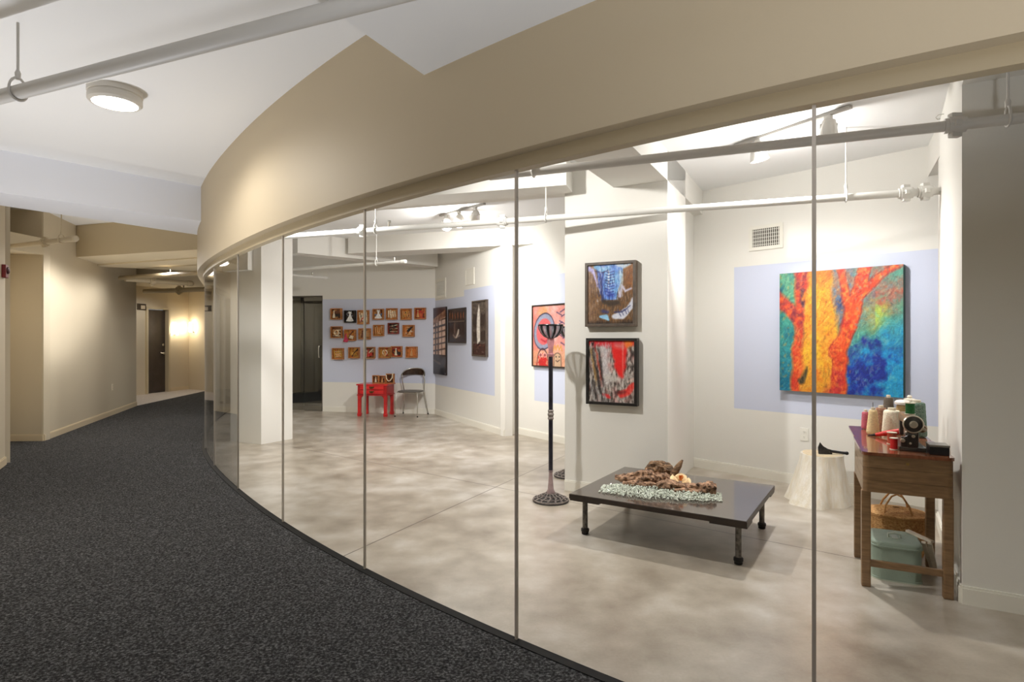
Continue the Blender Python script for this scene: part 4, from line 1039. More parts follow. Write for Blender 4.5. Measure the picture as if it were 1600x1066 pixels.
def interior_photo(u, v):
    n = fb(u, v, 9, 41); c = mixc((36, 28, 26), (72, 58, 52), .35 + n * 1.2)
    if v < .34: c = mixc(c, (150, 84, 58), S(abs((u * 6) % 1 - .5) - .18, .12) * S(abs(v - .2) - .1, .05) * .8)
    c = mixc(c, (120, 104, 92), S(abs(v - .37) - .012, .012)); c = mixc(c, (120, 100, 92), S(abs(u - .38) - .05, .03) * S(abs(v - .58) - .18, .05) * .8)
    c = mixc(c, (226, 214, 202), S(stroke(u, v, [(.62, .62, .03), (.58, .74, .05), (.48, .86, .03)], 1.6), .03)); c = mixc(c, (210, 190, 176), S(stroke(u, v, [(.3, .78, .02), (.42, .86, .04), (.7, .80, .02)], 1.6), .04) * .7)
    return mixc(c, (18, 14, 20), S(math.hypot(u - .62, (v - .56) * 1.6) - .06, .03))
def dress_photo(u, v):
    n = fb(u, v * 3, 9, 51); c = mixc((70, 60, 54), (100, 88, 78), .4 + n)
    if v > .78: c = mixc((52, 28, 24), (90, 60, 50), .4 + n)
    c = mixc(c, (48, 36, 32), S(abs(v - .36) - .12, .03) * .7); c = mixc(c, (44, 34, 30), S(abs(v - .65) - .09, .03) * .7)
    d = stroke(u, v, [(.46, .06, .015), (.45, .16, .08), (.43, .34, .12), (.42, .55, .13), (.44, .72, .12), (.36, .78, .03)], 3.6)
    c = mixc(c, mixc((206, 196, 186), (236, 230, 222), .5 + n), S(d, .04)); return c
t, w, h = hang(BW1, RW1, 677.5, 699, 482, 583.5, 'photograph_print', 'tall colour photograph of a gridded factory window by the room corner', 'photograph', 'photographs on the lavender wall')
canvas('print', w, h, 50, 150, window_photo, -.03, -.002, t, M_photo, (36, 26, 22))
t, w, h = hang(BW1, RW1, 702, 729, 483.5, 536, 'framed_photograph', 'small framed dark photograph of a room with a white figure', 'photograph', 'photographs on the lavender wall')
frame_box(w, h, .02, .03, t, M_pframe); canvas('print', w - .03, h - .03, 80, 110, interior_photo, -.02, -.003, t, M_photo).location = (.015, 0, .015)
t, w, h = hang(BW1, RW1, 740.5, 763, 471, 556.5, 'framed_photograph', 'tall framed photograph of a hanging white dress at the end of the row', 'photograph', 'photographs on the lavender wall')
frame_box(w, h, .024, .04, t, M_pframeg); canvas('print', w - .036, h - .036, 60, 150, dress_photo, -.026, -.003, t, M_photo).location = (.018, 0, .018)

# ---- shadow boxes
M_bx = mat('box_wood', (176, 116, 64), .55, var=.15, vscale=14, stretch=(1, 1, 6))
M_bxr = mat('box_redwood', (128, 52, 40), .5, var=.15, vscale=14); M_bxd = mat('box_black', (34, 31, 31), .5)
PAL = {'tan': (206, 152, 96), 'cream': (232, 214, 186), 'brown': (110, 62, 36), 'dark': (44, 32, 28), 'orange': (206, 124, 62), 'red': (186, 56, 46), 'white': (236, 234, 232), 'pink': (188, 52, 88), 'grey': (150, 150, 156), 'blue': (110, 134, 170), 'gold': (196, 148, 66)}
MP = {k: mat('craft_' + k, c, .6, var=.12, vscale=40) for k, c in PAL.items()}
def bits(kind, w, h, R):
    """small glued-in pieces, lower left origin, inside w x h; one mesh builder for each piece"""
    if kind == 'slats': return [MB().box((w * (.18 + .2 * k), -.02, h * .5), (w * .11, .02, h * R.uniform(.5, .8)), RY(R.uniform(-.15, .15)), bev=.002) for k in range(4)]
    if kind == 'beads': return [MB().ball((R.uniform(.14, .86) * w, -.018, R.uniform(.14, .86) * h), w * R.uniform(.04, .08), n=8) for k in range(7)]
    if kind == 'rods': return [MB().tube([(w * .15, -.02, h * (.2 + .24 * k)), (w * .85, -.02, h * (.25 + .24 * k) + R.uniform(-.1, .1) * h)], w * .04, 8) for k in range(3)]
    mb = MB()
    a = Vector((R.uniform(.3, .7) * w, -.02, R.uniform(.3, .7) * h))
    if kind == 'doll':
        x = R.uniform(.25, .6) * w
        mb.ball((x, -.022, h * .74), h * .085); mb.lathe([(h * .14, 0), (h * .1, h * .25), (h * .05, h * .5)], 14, (x, -.024, h * .15))
    elif kind == 'dress':
        x = w * .5
        pts = [(-.09, .93), (.0, .86), (.09, .93), (.12, .8), (.06, .66), (.1, .5), (.3, .14), (.1, .1), (-.12, .1), (-.32, .13), (-.1, .5), (-.06, .66), (-.12, .8)]
        mb.poly([(x + p * w * 1.15, -.034, q * h) for p, q in pts], (0, .014, 0))
    elif kind == 'ring':
        c = (R.uniform(.35, .65) * w, R.uniform(.35, .65) * h); mb.tube([(c[0] + w * .2 * math.cos(q), -.022, c[1] + w * .2 * math.sin(q)) for q in [2 * PI * i / 16 for i in range(16)]], w * .045, 8, closed=True)
    elif kind == 'stick':
        mb.tube([(R.uniform(.15, .4) * w, -.02, .15 * h), (.5 * w, -.026, R.uniform(.4, .6) * h), (R.uniform(.6, .85) * w, -.02, .85 * h)], w * .05, 8)
    elif kind == 'block':
        mb.box((R.uniform(.35, .65) * w, -.02, h * R.uniform(.3, .4)), (w * .4, .022, h * .28), RY(R.uniform(-.3, .3)), bev=.003)
    elif kind == 'horn':
        mb.tube([(w * .45, -.03, h * .45), (w * .58, -.04, h * .62), (w * .75, -.036, h * .78), (w * .88, -.03, h * .82)], [w * .12, w * .11, w * .07, w * .02], 10)
    return [mb]
def collage(seed, c1, c2):
    def f(u, v):
        n = noise.cell((u * 4 + seed, v * 4, seed)); m_ = fb(u, v, 6, seed)
        return mixc(mixc(c1, c2, n), (60, 36, 24), max(0, m_) * .7)
    return f
BOXES = [  # left, right, top, bottom in survey px, wood, label, two backing tones, pieces
    (518.3, 535.2, 482.2, 499.6, 'w', 'brown shadow box with pale doll, first of the top row', 'brown', 'orange', [('doll', 'cream'), ('beads', 'tan'), ('block', 'dark')]),
    (539.5, 556.5, 485.4, 504.6, 'd', 'black shadow box holding a silvery dress', 'dark', 'dark', [('dress', 'white'), ('beads', 'grey')]),
    (560.2, 577.5, 485, 506.8, 'w', 'tall tan shadow box crossed by the glass joint in the top row', 'tan', 'orange', [('slats', 'cream'), ('stick', 'red'), ('beads', 'dark')]),
    (584, 600.6, 483, 499.8, 'w', 'shadow box with a white dress and blue brooch', 'tan', 'brown', [('dress', 'white'), ('beads', 'blue')]),
    (605, 621.6, 482, 499.8, 'w', 'light wood shadow box with cream slats, next after the blue-brooched white dress', 'orange', 'tan', [('slats', 'cream'), ('rods', 'tan')]),
    (627.3, 643.8, 482.5, 500, 'w', 'shadow box with orange slats and dark knob, second from the chair end of top row', 'orange', 'tan', [('slats', 'tan'), ('stick', 'gold'), ('beads', 'dark')]),
    (649, 666, 481.2, 499, 'w', 'rust coloured shadow box ending the top row at the chair side', 'red', 'orange', [('beads', 'brown'), ('doll', 'tan')]),
    (518.5, 535.8, 510.2, 528.3, 'w', 'shadow box full of looped pale coils starting the middle row by the door', 'brown', 'tan', [('ring', 'cream'), ('ring', 'tan'), ('rods', 'cream')]),
    (539.6, 557, 515, 532.6, 'w', 'shadow box with a magenta cloth spilling over its corner', 'orange', 'gold', [('block', 'cream'), ('beads', 'gold'), ('stick', 'brown')]),
    (562, 580, 513.2, 530.4, 'w', 'shadow box with a dark droplet, crossed by the glass joint in the middle row', 'tan', 'cream', [('doll', 'brown'), ('stick', 'tan')]),
    (584.8, 600.8, 507.8, 525.4, 'w', 'plain honey coloured shadow box under the white dress box', 'orange', 'gold', [('slats', 'tan'), ('beads', 'cream')]),
    (607.5, 624, 504.7, 521.8, 'r', 'dark red shadow box with a black coil in the middle row', 'dark', 'red', [('ring', 'dark'), ('rods', 'cream'), ('block', 'brown')]),
    (630.5, 648.3, 508, 526.3, 'w', 'shadow box with a dark horn leaning out, ending the middle row', 'orange', 'tan', [('horn', 'dark'), ('beads', 'cream'), ('doll', 'tan')]),
    (520.6, 538, 544, 561.6, 'w', 'shadow box of stacked tan rods starting the bottom row by the door', 'orange', 'tan', [('rods', 'cream'), ('block', 'tan'), ('slats', 'gold')]),
    (546.2, 562.8, 542.6, 559.8, 'w', 'shadow box with crossed dark sticks second in the bottom row', 'gold', 'orange', [('stick', 'dark'), ('stick', 'brown'), ('block', 'gold')]),
    (570, 587, 542.3, 560, 'w', 'shadow box with a red cloth figure in the bottom row beside the glass joint', 'brown', 'cream', [('stick', 'cream'), ('doll', 'red'), ('block', 'red')]),
    (593.4, 611, 542.4, 559.6, 'w', 'pale ringed shadow box touching the black mask box in the bottom row', 'gold', 'tan', [('ring', 'cream'), ('beads', 'red'), ('doll', 'tan')]),
    (612, 629.2, 541, 557.9, 'w', 'shadow box with a black mask touching its neighbour in the bottom row', 'red', 'orange', [('ring', 'dark'), ('block', 'dark'), ('doll', 'cream')]),
    (635.5, 653, 541.6, 559, 'w', 'sparse orange shadow box ending the bottom row above the chair', 'orange', 'orange', [('doll', 'tan')]),
]
PIECE = {'doll': 'doll_figure', 'dress': 'dress_figure', 'slats': 'slat', 'ring': 'coil', 'beads': 'bead', 'stick': 'carved_stick', 'block': 'wood_block', 'rods': 'rod', 'horn': 'horn'}
for i, (xl, xr, yt, yb, wd, lab, c1, c2, ps) in enumerate(BOXES):
    t, w, h = hang(BWL, BWR, xl, xr, yt, yb, 'shadow_box', lab, 'shadow box', 'shadow boxes on the back wall')
    frame_box(w, h, .014, .06, t, {'w': M_bx, 'r': M_bxr, 'd': M_bxd}[wd])
    canvas('back_panel', w - .02, h - .02, 14, 14, collage(i * 3.1, PAL[c1], PAL[c2]), -.008, -.001, t, M_photo).location = (.01, 0, .01)
    R = random.Random(i + 40)
    for kind, col in ps:
        for q in bits(kind, w, h, R): q.build(PIECE[kind], MP[col], t)
    if 'magenta' in lab:
        mb = MB(); mb.poly([(-.02, -.064, -.02), (.07, -.066, -.03), (.10, -.066, .02), (.06, -.066, .06), (.05, -.064, .13), (.03, -.064, .12), (.02, -.064, .06)], (0, .004, 0)); mb.build('cloth', MP['pink'], t)
# three open boxes standing on the red table
def tb(x, y, w, h, rz, lab, ps, k):
    c = Vector((rc.x, rc.y, 0)) + RZ(rrz) @ Vector((x, y, 0))
    t = thing('open_box', lab, 'shadow box', (c.x, c.y, rH), rrz + rz, 'open boxes on the red table')
    frame_box(w, h, .012, .06, t, M_bx); canvas('back_panel', w - .02, h - .02, 8, 8, collage(k * 5.3, PAL['brown'], PAL['dark']), -.01, -.002, t, M_photo).location = (.01, 0, .01)
    R = random.Random(k + 90)
    for kind, col in ps:
        for q in bits(kind, w, h, R): q.build(PIECE[kind], MP[col], t)
    return t, w, h
tb(.20, .24, .115, .145, .1, 'open wooden box with pale figure at the door end of the red table', [('doll', 'cream'), ('beads', 'tan')], 1)
tb(.325, .25, .13, .14, -.1, 'middle open box with small doll on the red table', [('doll', 'tan'), ('slats', 'brown'), ('beads', 'cream')], 2)
t, w, h = tb(.46, .24, .15, .175, 0, 'dark open box with a pale necklace draped over it on the red table', [('beads', 'brown')], 3)
mb = MB(); mb.tube([(.012 + .0, -.066, h - .02), (.012, -.068, h * .55), (w * .35, -.07, h * .25), (w * .55, -.07, h * .3), (w * .82, -.068, h * .6), (w * .86, -.064, h + .004), (w * .8, -.03, h + .008)], .008, 8); mb.build('necklace', MP['cream'], t)
# ================================================================== pipes, lamps, vents, corridor fittings
def pipe(label, p, q, r, m, hang_=(), heads=(), couplings=(), valve=None, name='sprinkler_pipe', cap=None, group=None):
    p, q = Vector(p), Vector(q); d = (q - p); Lp = d.length; d.normalize()
    t = thing(name, label, 'pipe', p, 0, group)
    mb = MB(); mb.cyl((0, 0, 0), d * Lp, r, n=20); mb.build('pipe_run', m, t)
    for s, ztop in hang_:
        c = d * s; mb = MB(); mb.cyl(c + Vector((0, 0, r + .045)), c + Vector((0, 0, ztop - p.z)), .006, n=10); mb.lathe([(.011, 0), (.013, .03), (.007, .045)], 12, c + Vector((0, 0, r + .03))); h = mb.build('hanger_rod', m, t)
        mb = MB(); n = Vector((-d.y, d.x, 0)); mb.tube([c + n * (r + .006) * math.cos(a) + Vector((0, 0, 1)) * ((r + .006) * math.sin(a) if math.sin(a) < 0 else (r + .038) * math.sin(a)) for a in [2 * PI * i / 20 for i in range(20)]], .006, 8, closed=True); mb.build('clevis', m, h)
    for s in couplings:
        c = d * s; mb = MB(); mb.cyl(c - d * .045, c + d * .045, r * 1.4, n=20); mb.cyl(c - d * .03, c + d * .03, r * 1.65, n=20)
        n = Vector((-d.y, d.x, 0))
        for k in (-1, 1): mb.box(c + Vector((0, 0, k * r * 1.7)), (.05, .035, .03), bev=.006); mb.box(c + n * k * r * 1.5, (.03, .03, .03), bev=.005); mb.cyl(c + n * k * r * 1.5 - d * .03, c + n * k * r * 1.5 + d * .03, .008, n=8)
        mb.build('coupling', m, t)
    for s, up in heads:
        c = d * s; mb = MB(); z = 1 if up else -1
        mb.cyl(c + Vector((0, 0, z * r * .8)), c + Vector((0, 0, z * (r + .045))), .012, n=12); mb.lathe([(.004, 0), (.016, .004), (.018, .006)], 12, c + Vector((0, 0, z * (r + .05)))); mb.tube([c + Vector((.012, 0, z * (r + .03))), c + Vector((.014, 0, z * (r + .05)))], .003, 6); mb.build('sprinkler_head', M_steel if up else m, t)
    if cap:
        c = d * (Lp if cap > 0 else 0); e = d * cap; mb = MB(); mb.cyl(c - e * .04, c + e * .02, r * 1.3, n=20); mb.ball(c + e * .02, r * 1.3, (1, 1, 1)); mb.build('elbow', m, t)
    return t, d, Lp
zp = 2.43
A, B = gp(822, 269.5, zp), gp(1600, 184, zp); d = (B - A).normalized()
def along(A, d, px): k = (px - CX) / F; return (k * A.y - A.x) / (d.x - k * d.y)
st = A - d * .25
pipe('grey pipe crossing just inside the glass above the sewing cabinet pier', st, A + d * 3.4, .026, M_pipeg, hang_=[(.25 + along(A, d, 1575), ZR), (.3, ZR)], couplings=[.25 + along(A, d, 1492)], group='sprinkler pipes')
A, B = gp(442, 370, zp), gp(1415, 302, zp); d = (B - A).normalized(); L1 = (B - A).length
t, d, Lp = pipe('long white pipe spanning the gallery past the track lamps', A - d * .35, B + d * .33, .027, M_pipe, hang_=[(.35 + along(A, d, p), ZR) for p in (587, 853, 1322)], couplings=[.35 + along(A, d, 566), .35 + along(A, d, 785), .35 + L1, .35 + L1 + .12], heads=[(.35 + along(A, d, 608), True)], group='sprinkler pipes')
A, B = gp(456, 421, zp), gp(631, 409, zp); d = (B - A).normalized()
pipe('thin white pipe under the rear ceiling beam, ending above the shadow boxes', A - d * .5, B, .022, M_pipe, hang_=[(.5 + along(A, d, 588), ZR)], heads=[(.5 + along(A, d, 616), True)], cap=1, group='sprinkler pipes')
A, B = gp(455, 429.5, zp), gp(509, 434, zp); d = (B - A).normalized()
pipe('short white pipe above the glass door in the back', A - d * .6, B, .02, M_pipe, heads=[(.6 + along(A, d, 488), True)], cap=1, group='sprinkler pipes')
zc = 2.58
A, B = gp(10, 149, zc), gp(583, 0, zc); d = (B - A).normalized()
pipe('thick painted pipe under the corridor ceiling near the round lamp', A - d * 1.45, B + d * 2.2, .033, mat('ceiling_pipe', (206, 204, 200), .5), hang_=[(1.45 + along(A, d, 28), 2.92)], group='sprinkler pipes')
A, B = gp(8, 386, 2.5), gp(116, 373, 2.5); d = (B - A).normalized()
pipe('beige pipe stub with elbow end by the recess in the corridor wall', A - d * .3, B, .028, M_pipeb, hang_=[(.3 + along(A, d, 96), ZC)], couplings=[.3 + along(A, d, 70)], cap=1, group='sprinkler pipes')
A, B = gp(188, 434.5, 2.45), gp(309, 427, 2.45); d = (B - A).normalized()
pipe('dark beige pipe with upright sprinkler across the far corridor', A, B + d * .05, .04, mat('pipe_dark_beige', (150, 136, 110), .5), heads=[(along(A, d, 267), True)], group='sprinkler pipes')  # run coloured a darker beige than its neighbours
A, B = gp(196, 436, 2.44), gp(296, 443, 2.44); d = (B - A).normalized()
pipe('cream pipe ending in a bend below the dark far pipe', A, B, .045, M_pipeb, couplings=[along(A, d, 238)], cap=1, group='sprinkler pipes')
A, B = gp(226, 455.5, 2.42), gp(322, 452, 2.42); d = (B - A).normalized()
pipe('lowest cream pipe over the far doorway', A, B, .05, M_pipeb, heads=[(along(A, d, 287), True)], couplings=[along(A, d, 280)], group='sprinkler pipes')

# ---- track lights
M_head = mat('track_head', (226, 224, 219), .25, metal=.3)
M_lens = emit('lamp_glow', (255, 244, 226), 14)
def track(label, a, b, heads, aim):
    a, b = Vector(a), Vector(b); d = b - a; L_ = d.length
    t = thing('track_light', label, 'track light', (a.x, a.y, ZR), math.atan2(d.y, d.x), 'ceiling track lights')
    mb = MB(); mb.box((L_ / 2, 0, -.013), (L_, .034, .022), bev=.002); mb.build('rail', mat('track_rail', (176, 172, 166), .4, metal=.3), t)
    Mi = Matrix.Rotation(-math.atan2(d.y, d.x), 3, 'Z')
    for f in heads:
        c = Vector((L_ * f, 0, -.024)); q = (Mi @ (Vector(aim) - (a + d * f))).normalized()
        mb = MB(); mb.box(c + Vector((0, 0, -.015)), (.05, .03, .03), bev=.004); mb.cyl(c + Vector((0, 0, -.03)), c + Vector((0, 0, -.075)), .008, n=10)
        o = c + Vector((0, 0, -.11)); R_ = q.to_track_quat('Z', 'Y').to_matrix()
        mb.lathe([(.02, -.085), (.04, -.078), (.05, -.04), (.064, .02), (.07, .055), (.063, .055), (.056, .02)], 24, o, R_)
        mb.tube([o + R_ @ Vector((.05, 0, 0)), o + R_ @ Vector((.055, 0, -.05)) , o + Vector((0, 0, .05))], .005, 8); mb.tube([o + R_ @ Vector((-.05, 0, 0)), o + R_ @ Vector((-.055, 0, -.05)), o + Vector((0, 0, .05))], .005, 8)
        h = mb.build('lamp_head', M_head, t)
        mb = MB(); mb.lathe([(.0, .030), (.03, .034), (.058, .044), (.058, .040), (0, .026)], 20, o, R_, caps=False); mb.build('lens', M_lens, h)
track('ceiling track with two glass lamps in front of the tree painting', gp(1148, 229.5, ZR - .02), gp(1330, 168, ZR - .02), (.235, .83), (2.3, 4.6, 1.2))
track('ceiling track with three lamps above the rear white beam', gp(688, 338, ZR - .02), gp(757, 319.5, ZR - .02), (.15, .45, .8), (-1.2, 10.0, 1.6))

# ---- round ceiling lamp
def round_lamp(label, x, y, group='round ceiling lamps'):
    t = thing('ceiling_lamp', label, 'ceiling lamp', (x, y, ZC), 0, group)
    mb = MB(); mb.lathe([(.165, 0), (.165, -.035), (.158, -.04), (.158, -.05), (.163, -.055), (.163, -.085), (.15, -.098), (.137, -.098), (.137, -.06)], 48); mb.build('housing', mat('lamp_housing', (206, 202, 194), .4), t)
    mb = MB(); mb.lathe([(.136, -.07), (.136, -.094), (.11, -.104), (.05, -.11), (0, -.111)], 48, caps=False); mb.build('diffuser', emit('diffuser_glow', (255, 250, 240), 14), t)
p = gp(180, 152, ZC - .05)
round_lamp('round white drum lamp on the corridor ceiling', p.x, p.y)

# ---- wall fittings
M_plate = mat('white_plate', (236, 234, 226), .4); M_slot = mat('slot_dark', (60, 58, 54), .5)
def outlet(p0, p1, px, py, label, m=M_plate, slots=True):
    u, z = wp(Vector(p0[:2]), Vector(p1[:2]), px, py); d = (Vector(p1[:2]) - Vector(p0[:2])).normalized(); o = Vector(p0[:2]) + d * u
    t = thing('wall_outlet', label, 'outlet', (o.x, o.y, z), math.atan2(d.y, d.x))
    mb = MB(); mb.box((0, -.003, 0), (.074, .006, .118), bev=.002); mb.build('cover_plate', m, t)
    for s in (-1, 1):
        mb = MB(); mb.lathe([(.016, 0), (.016, .002)], 16, (0, -.006, s * .024), RX(PI / 2)); so = mb.build('socket', m, t)
        mb = MB(); mb.box((-.006, -.0085, s * .024 + .002), (.002, .001, .008)); mb.box((.006, -.0085, s * .024 + .002), (.002, .001, .008)); mb.box((0, -.0085, s * .024 - .008), (.004, .001, .004)); mb.build('slot', M_slot, so)
outlet(AW0, AW1, 1257, 679, 'white wall outlet above the cream stump')
outlet(LW[3], LW[4], 175.5, 605, 'cream outlet low on the beige corridor wall', mat('cream_plate', (236, 226, 202), .4))
def vent(p0, p1, xl, xr, yt, yb, label, cat='vent', blank=False):
    t, w, h = hang(p0, p1, xl, xr, yt, yb, 'access_panel' if blank else 'wall_vent', label, cat)
    if blank:
        frame_box(w, h, .02, .012, t, M_trimw); mb = MB(); mb.box((w / 2, -.004, h / 2), (w - .03, .008, h - .03), bev=.002); mb.build('door_panel', M_trimw, t); return
    b = .14 * min(w, h)
    frame_box(w, h, b, .012, t, M_trimw)
    mb = MB(); mb.box((w / 2, -.002, h / 2), (w - 2 * b + .004, .003, h - 2 * b + .004)); mb.build('duct_back', mat('duct_dark', (70, 66, 60), .8), t)
    n = 14
    mb = MB()
    for k in range(n): mb.box((b + (w - 2 * b) * (k + .5) / n, -.007, h / 2), (.0055, .008, h - 2 * b), RZ(.5))
    for k in range(5): mb.box((w / 2, -.009, b + (h - 2 * b) * (k + .5) / 5), (w - 2 * b, .004, .004))
    mb.build('grille', M_trimw, t)
vent(AW0, AW1, 1171, 1224, 355, 393, 'white air grille high on the wall by the tree painting')
vent(BW1, RW1, 681, 697, 437.5, 467.5, 'white air grille over the factory window photograph')
vent(BW1, RW1, 728, 741.5, 421, 446.5, 'blank white access panel above the photographs', 'panel', True)
# hooks at the top of the right pier
for px, py, lab in ((1475, 136, 'upper small wire hook high on the bright pier face'), (1450, 176, 'lower small wire hook high on the bright pier face')):
    u, z = wp(Q0, Q1, px, py); d = (Q1 - Q0).normalized(); o = Q0 + d * u; n = Vector((-d.y, d.x))
    z = min(z, ZR - .06)
    mb = MB(); mb.tube([(0, 0, 0), (n.x * .03, n.y * .03, 0), (n.x * .045, n.y * .045, -.015), (n.x * .035, n.y * .035, -.03), (n.x * .02, n.y * .02, -.028)], .003, 8)
    tag(mb.build('wire_hook', M_steel, None, (o.x, o.y, z)), lab, 'hook', 'hooks on the pier face')

# ---- glass door of the lobby
uL = lambda u: BWL + Bd * u
dr = empty('door_2', (uL(uD0).x, uL(uD0).y, 0), math.atan2(Bd.y, Bd.x)); struct(dr)
wd = uD1 - uD0; s0 = wd - .215 * 1.0
M_smoke = mat('dark_tinted_glass', (30, 29, 28), .08, spec=.6)
def tinted():
    m = bpy.data.materials.new('tinted_glass'); m.use_nodes = True; nt = m.node_tree; nt.nodes.clear(); L = nt.links.new
    o = nt.nodes.new('ShaderNodeOutputMaterial'); mx = nt.nodes.new('ShaderNodeMixShader'); t_ = nt.nodes.new('ShaderNodeBsdfTransparent'); t_.inputs['Color'].default_value = (.82, .82, .8, 1)
    g = nt.nodes.new('ShaderNodeBsdfGlossy'); g.inputs['Roughness'].default_value = 0; mx.inputs[0].default_value = .07
    L(t_.outputs[0], mx.inputs[1]); L(g.outputs[0], mx.inputs[2]); L(mx.outputs[0], o.inputs[0]); return m
M_tint = tinted()
sp = wp(BWL, BWR, 473, 529)[0] - uD0
mb = MB(); mb.box((sp / 2 - .004, .05, 1.06), (sp - .012, .01, 2.10)); mb.build('side_pane', M_tint, dr)
mb = MB(); mb.box(((sp + wd) / 2, .05, 1.06), (wd - sp - .012, .01, 2.10)); lf = mb.build('leaf', M_tint, dr)
mb = MB(); M_patch = mat('patch_rail', (120, 116, 108), .35, metal=.5); mb.box(((sp + wd) / 2, .05, 2.13), (wd - sp - .01, .03, .07)); mb.build('top_rail', M_patch, lf); mb = MB(); mb.box(((sp + wd) / 2, .05, .05), (wd - sp - .01, .03, .08)); mb.build('bottom_rail', M_patch, lf)
mb = MB(); mb.tube([(wd - .07, .03, 1.02), (wd - .07, -.01, 1.02), (wd - .07, -.02, 1.08), (wd - .07, -.02, 1.18), (wd - .07, -.01, 1.24), (wd - .07, .03, 1.24)], .01, 10); mb.build('handle', M_steel, lf)
mb = MB(); mb.box((wd / 2, .06, 2.178), (wd, .1, .024)); mb.box((wd - .012, .06, 1.08), (.022, .1, 2.17)); mb.build('frame', mat('bronze_frame', (84, 78, 70), .4), dr)

# ---- far corridor door
dd = (LW[6] - LW[5]).normalized(); o = LW[5] + dd * dl0; rz = math.atan2(dd.y, dd.x)
dw = dl1 - dl0
dr = struct(empty('door_1', (o.x, o.y, 0), rz))
mb = MB(); mb.box((dw / 2, .09, 1.05), (dw - .02, .045, 2.10)); lf = mb.build('leaf', mat('dark_brown_door', (72, 62, 56), .4, var=.08, vscale=5), dr)
mb = MB(); mb.cyl((dw - .1, .07, 1.0), (dw - .1, .02, 1.0), .028, n=16); mb.tube([(dw - .1, .03, 1.0), (dw - .1, .0, 1.0), (dw - .24, .0, 1.0)], .012, 10); mb.build('handle', M_steel, lf)
mb = MB(); mb.cyl((dw - .1, .07, 1.22), (dw - .1, .045, 1.22), .032, n=16); mb.build('deadbolt', M_steel, lf)
mb = MB()
for x in (-.02, dw + .02): mb.box((x, .04, 1.07), (.06, .16, 2.14))
mb.box((dw / 2, .04, 2.14), (dw + .1, .16, .05)); mb.build('frame', mat('door_frame_beige', (206, 192, 162), .5), dr)
# sign, sconces, alarm
u, z = wp(LW[5], LW[6], 220.5, 479.5); o = LW[5] + dd * u
t = thing('wall_sign', 'small dark framed sign beside the far door', 'sign', (o.x, o.y, z), rz)
mb = MB(); mb.box((0, -.012, 0), (.26, .024, .15), bev=.004); mb.build('plate', mat('sign_dark', (70, 60, 48), .4), t)
mb = MB(); mb.box((.03, -.026, -.01), (.13, .006, .09)); mb.build('insert', mat('sign_insert', (206, 190, 164), .4), t)
def sconce(o, rz, z, lab):
    t = thing('wall_sconce', lab, 'wall lamp', (o[0], o[1], z), rz, 'wall sconces by the far door')
    mb = MB(); mb.box((0, -.01, 0), (.09, .02, .26), bev=.004); mb.box((0, -.05, -.12), (.03, .08, .015)); mb.build('back_plate', M_steel, t)
    mb = MB(); mb.cyl((0, -.09, -.12), (0, -.09, .14), .035, n=20); mb.build('glass_tube', emit('sconce_glow', (255, 238, 206), 40), t)
u, z = wp(LW[5], LW[6], 272, 516); o = LW[5] + dd * u; sconce(o, rz, z, 'glowing tube sconce on the wall just past the far door')
d2 = (fc1 - fc0).normalized(); u, z = wp(fc0, fc1, 303, 512); o = fc0 + d2 * u; sconce(o, math.atan2(d2.y, d2.x), z, 'bright tube sconce on the far beige column')
n = (Vector((0, 0)) - LW[1]).normalized(); dn = (LW[1] - Vector((-4.0, 3.8))).normalized(); rn = math.atan2(dn.y, dn.x)
u, z = wp((-4.0, 3.8), LW[1], 4, 424); o = Vector((-4.0, 3.8)) + dn * min(u, (LW[1] - Vector((-4.0, 3.8))).length - .06)
t = thing('fire_alarm', 'dark red fire alarm on the wall edge at the picture border', 'fire alarm', (o.x, o.y, z), rn)
mb = MB(); mb.box((0, -.02, 0), (.11, .04, .14), bev=.008); mb.build('body', mat('alarm_red', (120, 30, 34), .4), t)
mb = MB(); mb.lathe([(.04, 0), (.036, .012), (.02, .02)], 20, (0, -.04, .01), RX(PI / 2)); mb.build('horn', mat('alarm_dark', (70, 24, 28), .4), t)
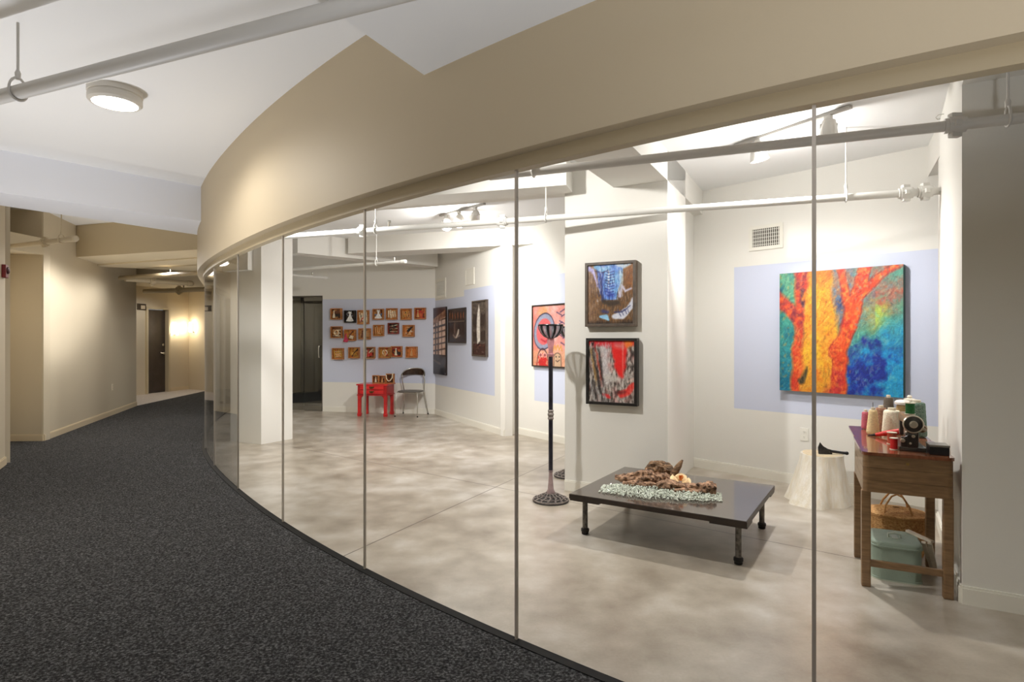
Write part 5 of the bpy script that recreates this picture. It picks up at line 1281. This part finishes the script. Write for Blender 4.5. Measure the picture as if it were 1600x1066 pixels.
def LIGHTS():
    c = (255, 251, 246); k = (250, 251, 255)
    # gallery: a lamp inside the header, an added fill spot, the two tracks
    light('SPOT', 'header_spot', (-.72, 3.85, 2.86), 185, c, r=.05, to=(.8, 5.1, 1.0), spot=2.2, blend=.8)
    light('SPOT', 'header_spot', (-2.0, 5.5, 2.86), 230, c, r=.06, to=(-.9, 8.6, .4), spot=2.5, blend=.9)  # added unseen spot, brightens the rear left of the gallery
    light('SPOT', 'track_spot', (1.92, 4.48, 2.74), 120, c, r=.06, to=(1.95, 4.7, .4), spot=2.9, blend=.8)
    light('POINT', 'track_glow', (1.95, 4.42, 2.66), 30, c, r=.05)
    light('POINT', 'track_glow', (-.75, 7.2, 2.66), 30, c, r=.05)
    light('SPOT', 'track_spot', (-.6, 7.1, 2.76), 215, c, r=.06, to=(-1.1, 9.1, 1.0), spot=2.8, blend=.8)
    # corridor; the upward spots are added fill without any fixture
    light('SPOT', 'fill_uplight', (-3.65, 3.95, .3), 180, k, r=.2, to=(-3.35, 4.1, 3), spot=2.15, blend=.5)
    light('SPOT', 'fill_uplight', (.6, -.9, .5), 290, k, r=.2, to=(.5, -.9, 3), spot=2.6, blend=.5)
    light('SPOT', 'fill_uplight', (-5.3, 8.6, .3), 75, c, r=.2, to=(-5.3, 8.7, 3), spot=2.2, blend=.5)
    light('SPOT', 'corridor_down_spot', (-2.72, 4.05, 2.96), 80, c, r=.13, to=(-2.72, 4.05, 0), spot=3.0, blend=.4)  # light of the round ceiling lamp
    light('SPOT', 'corridor_down_spot', (-5.3, 8.3, 2.58), 90, c, r=.1, to=(-5.3, 8.2, 0), spot=3.0, blend=.4)  # added fill under the beam, no fixture here
    light('SPOT', 'corridor_down_spot', (-5.8, 9.9, 2.57), 80, c, r=.1, to=(-5.8, 9.9, 0), spot=3.0, blend=.4)  # added fill for the corridor walls, no fixture here
    light('SPOT', 'corridor_down_spot', (-7.9, 14.0, 2.62), 45, c, r=.1, to=(-7.9, 14.0, 0), spot=2.9, blend=.4)  # added fill for the far door alcove, no fixture here
    light('POINT', 'lobby_light', (-4.2, 12.0, 2.7), 22, c, r=.12)  # point light without a modelled fixture
# ================================================================== camera and light
cam = bpy.data.cameras.new('camera'); cam.sensor_width = 36; cam.lens = 36 * F / 1600; cam.shift_y = -4 / 1600; cam.clip_start = .05
co = bpy.data.objects.new('camera', cam); COL.objects.link(co); co.location = (0, 0, EYE); co.rotation_euler = (PI / 2, 0, 0)
SC.camera = co
def light(kind, name, loc, e, c=(255, 244, 228), r=.1, to=None, size=None, blend=.6, spot=None):
    l = bpy.data.lights.new(name, kind); l.energy = e; l.color = lin(c)
    if kind == 'AREA':
        l.shape = 'RECTANGLE'; l.size, l.size_y = size
    else: l.shadow_soft_size = r
    if kind == 'SPOT': l.spot_size = spot or 1.6; l.spot_blend = blend
    o = bpy.data.objects.new(name, l); COL.objects.link(o); o.location = loc
    if to is not None: o.rotation_euler = (Vector(to) - Vector(loc)).to_track_quat('-Z', 'Y').to_euler()
    return o
LIGHTS()
w = bpy.data.worlds.new('world'); SC.world = w; w.use_nodes = True
w.node_tree.nodes['Background'].inputs[0].default_value = (1, 1, 1, 1); w.node_tree.nodes['Background'].inputs[1].default_value = .3
SC.view_settings.view_transform = 'Standard'; SC.view_settings.look = 'None'; SC.view_settings.gamma = 1; SC.view_settings.exposure = 0
SC.view_settings.use_curve_mapping = False
SC.cycles.use_denoising = True
SC.cycles.max_bounces = 12; SC.cycles.diffuse_bounces = 6; SC.cycles.glossy_bounces = 6; SC.cycles.transparent_max_bounces = 16
SC.cycles.sample_clamp_indirect = 2.5; SC.cycles.blur_glossy = 1.0; SC.cycles.use_adaptive_sampling = False; SC.cycles.denoising_prefilter = 'ACCURATE'; SC.cycles.caustics_reflective = False
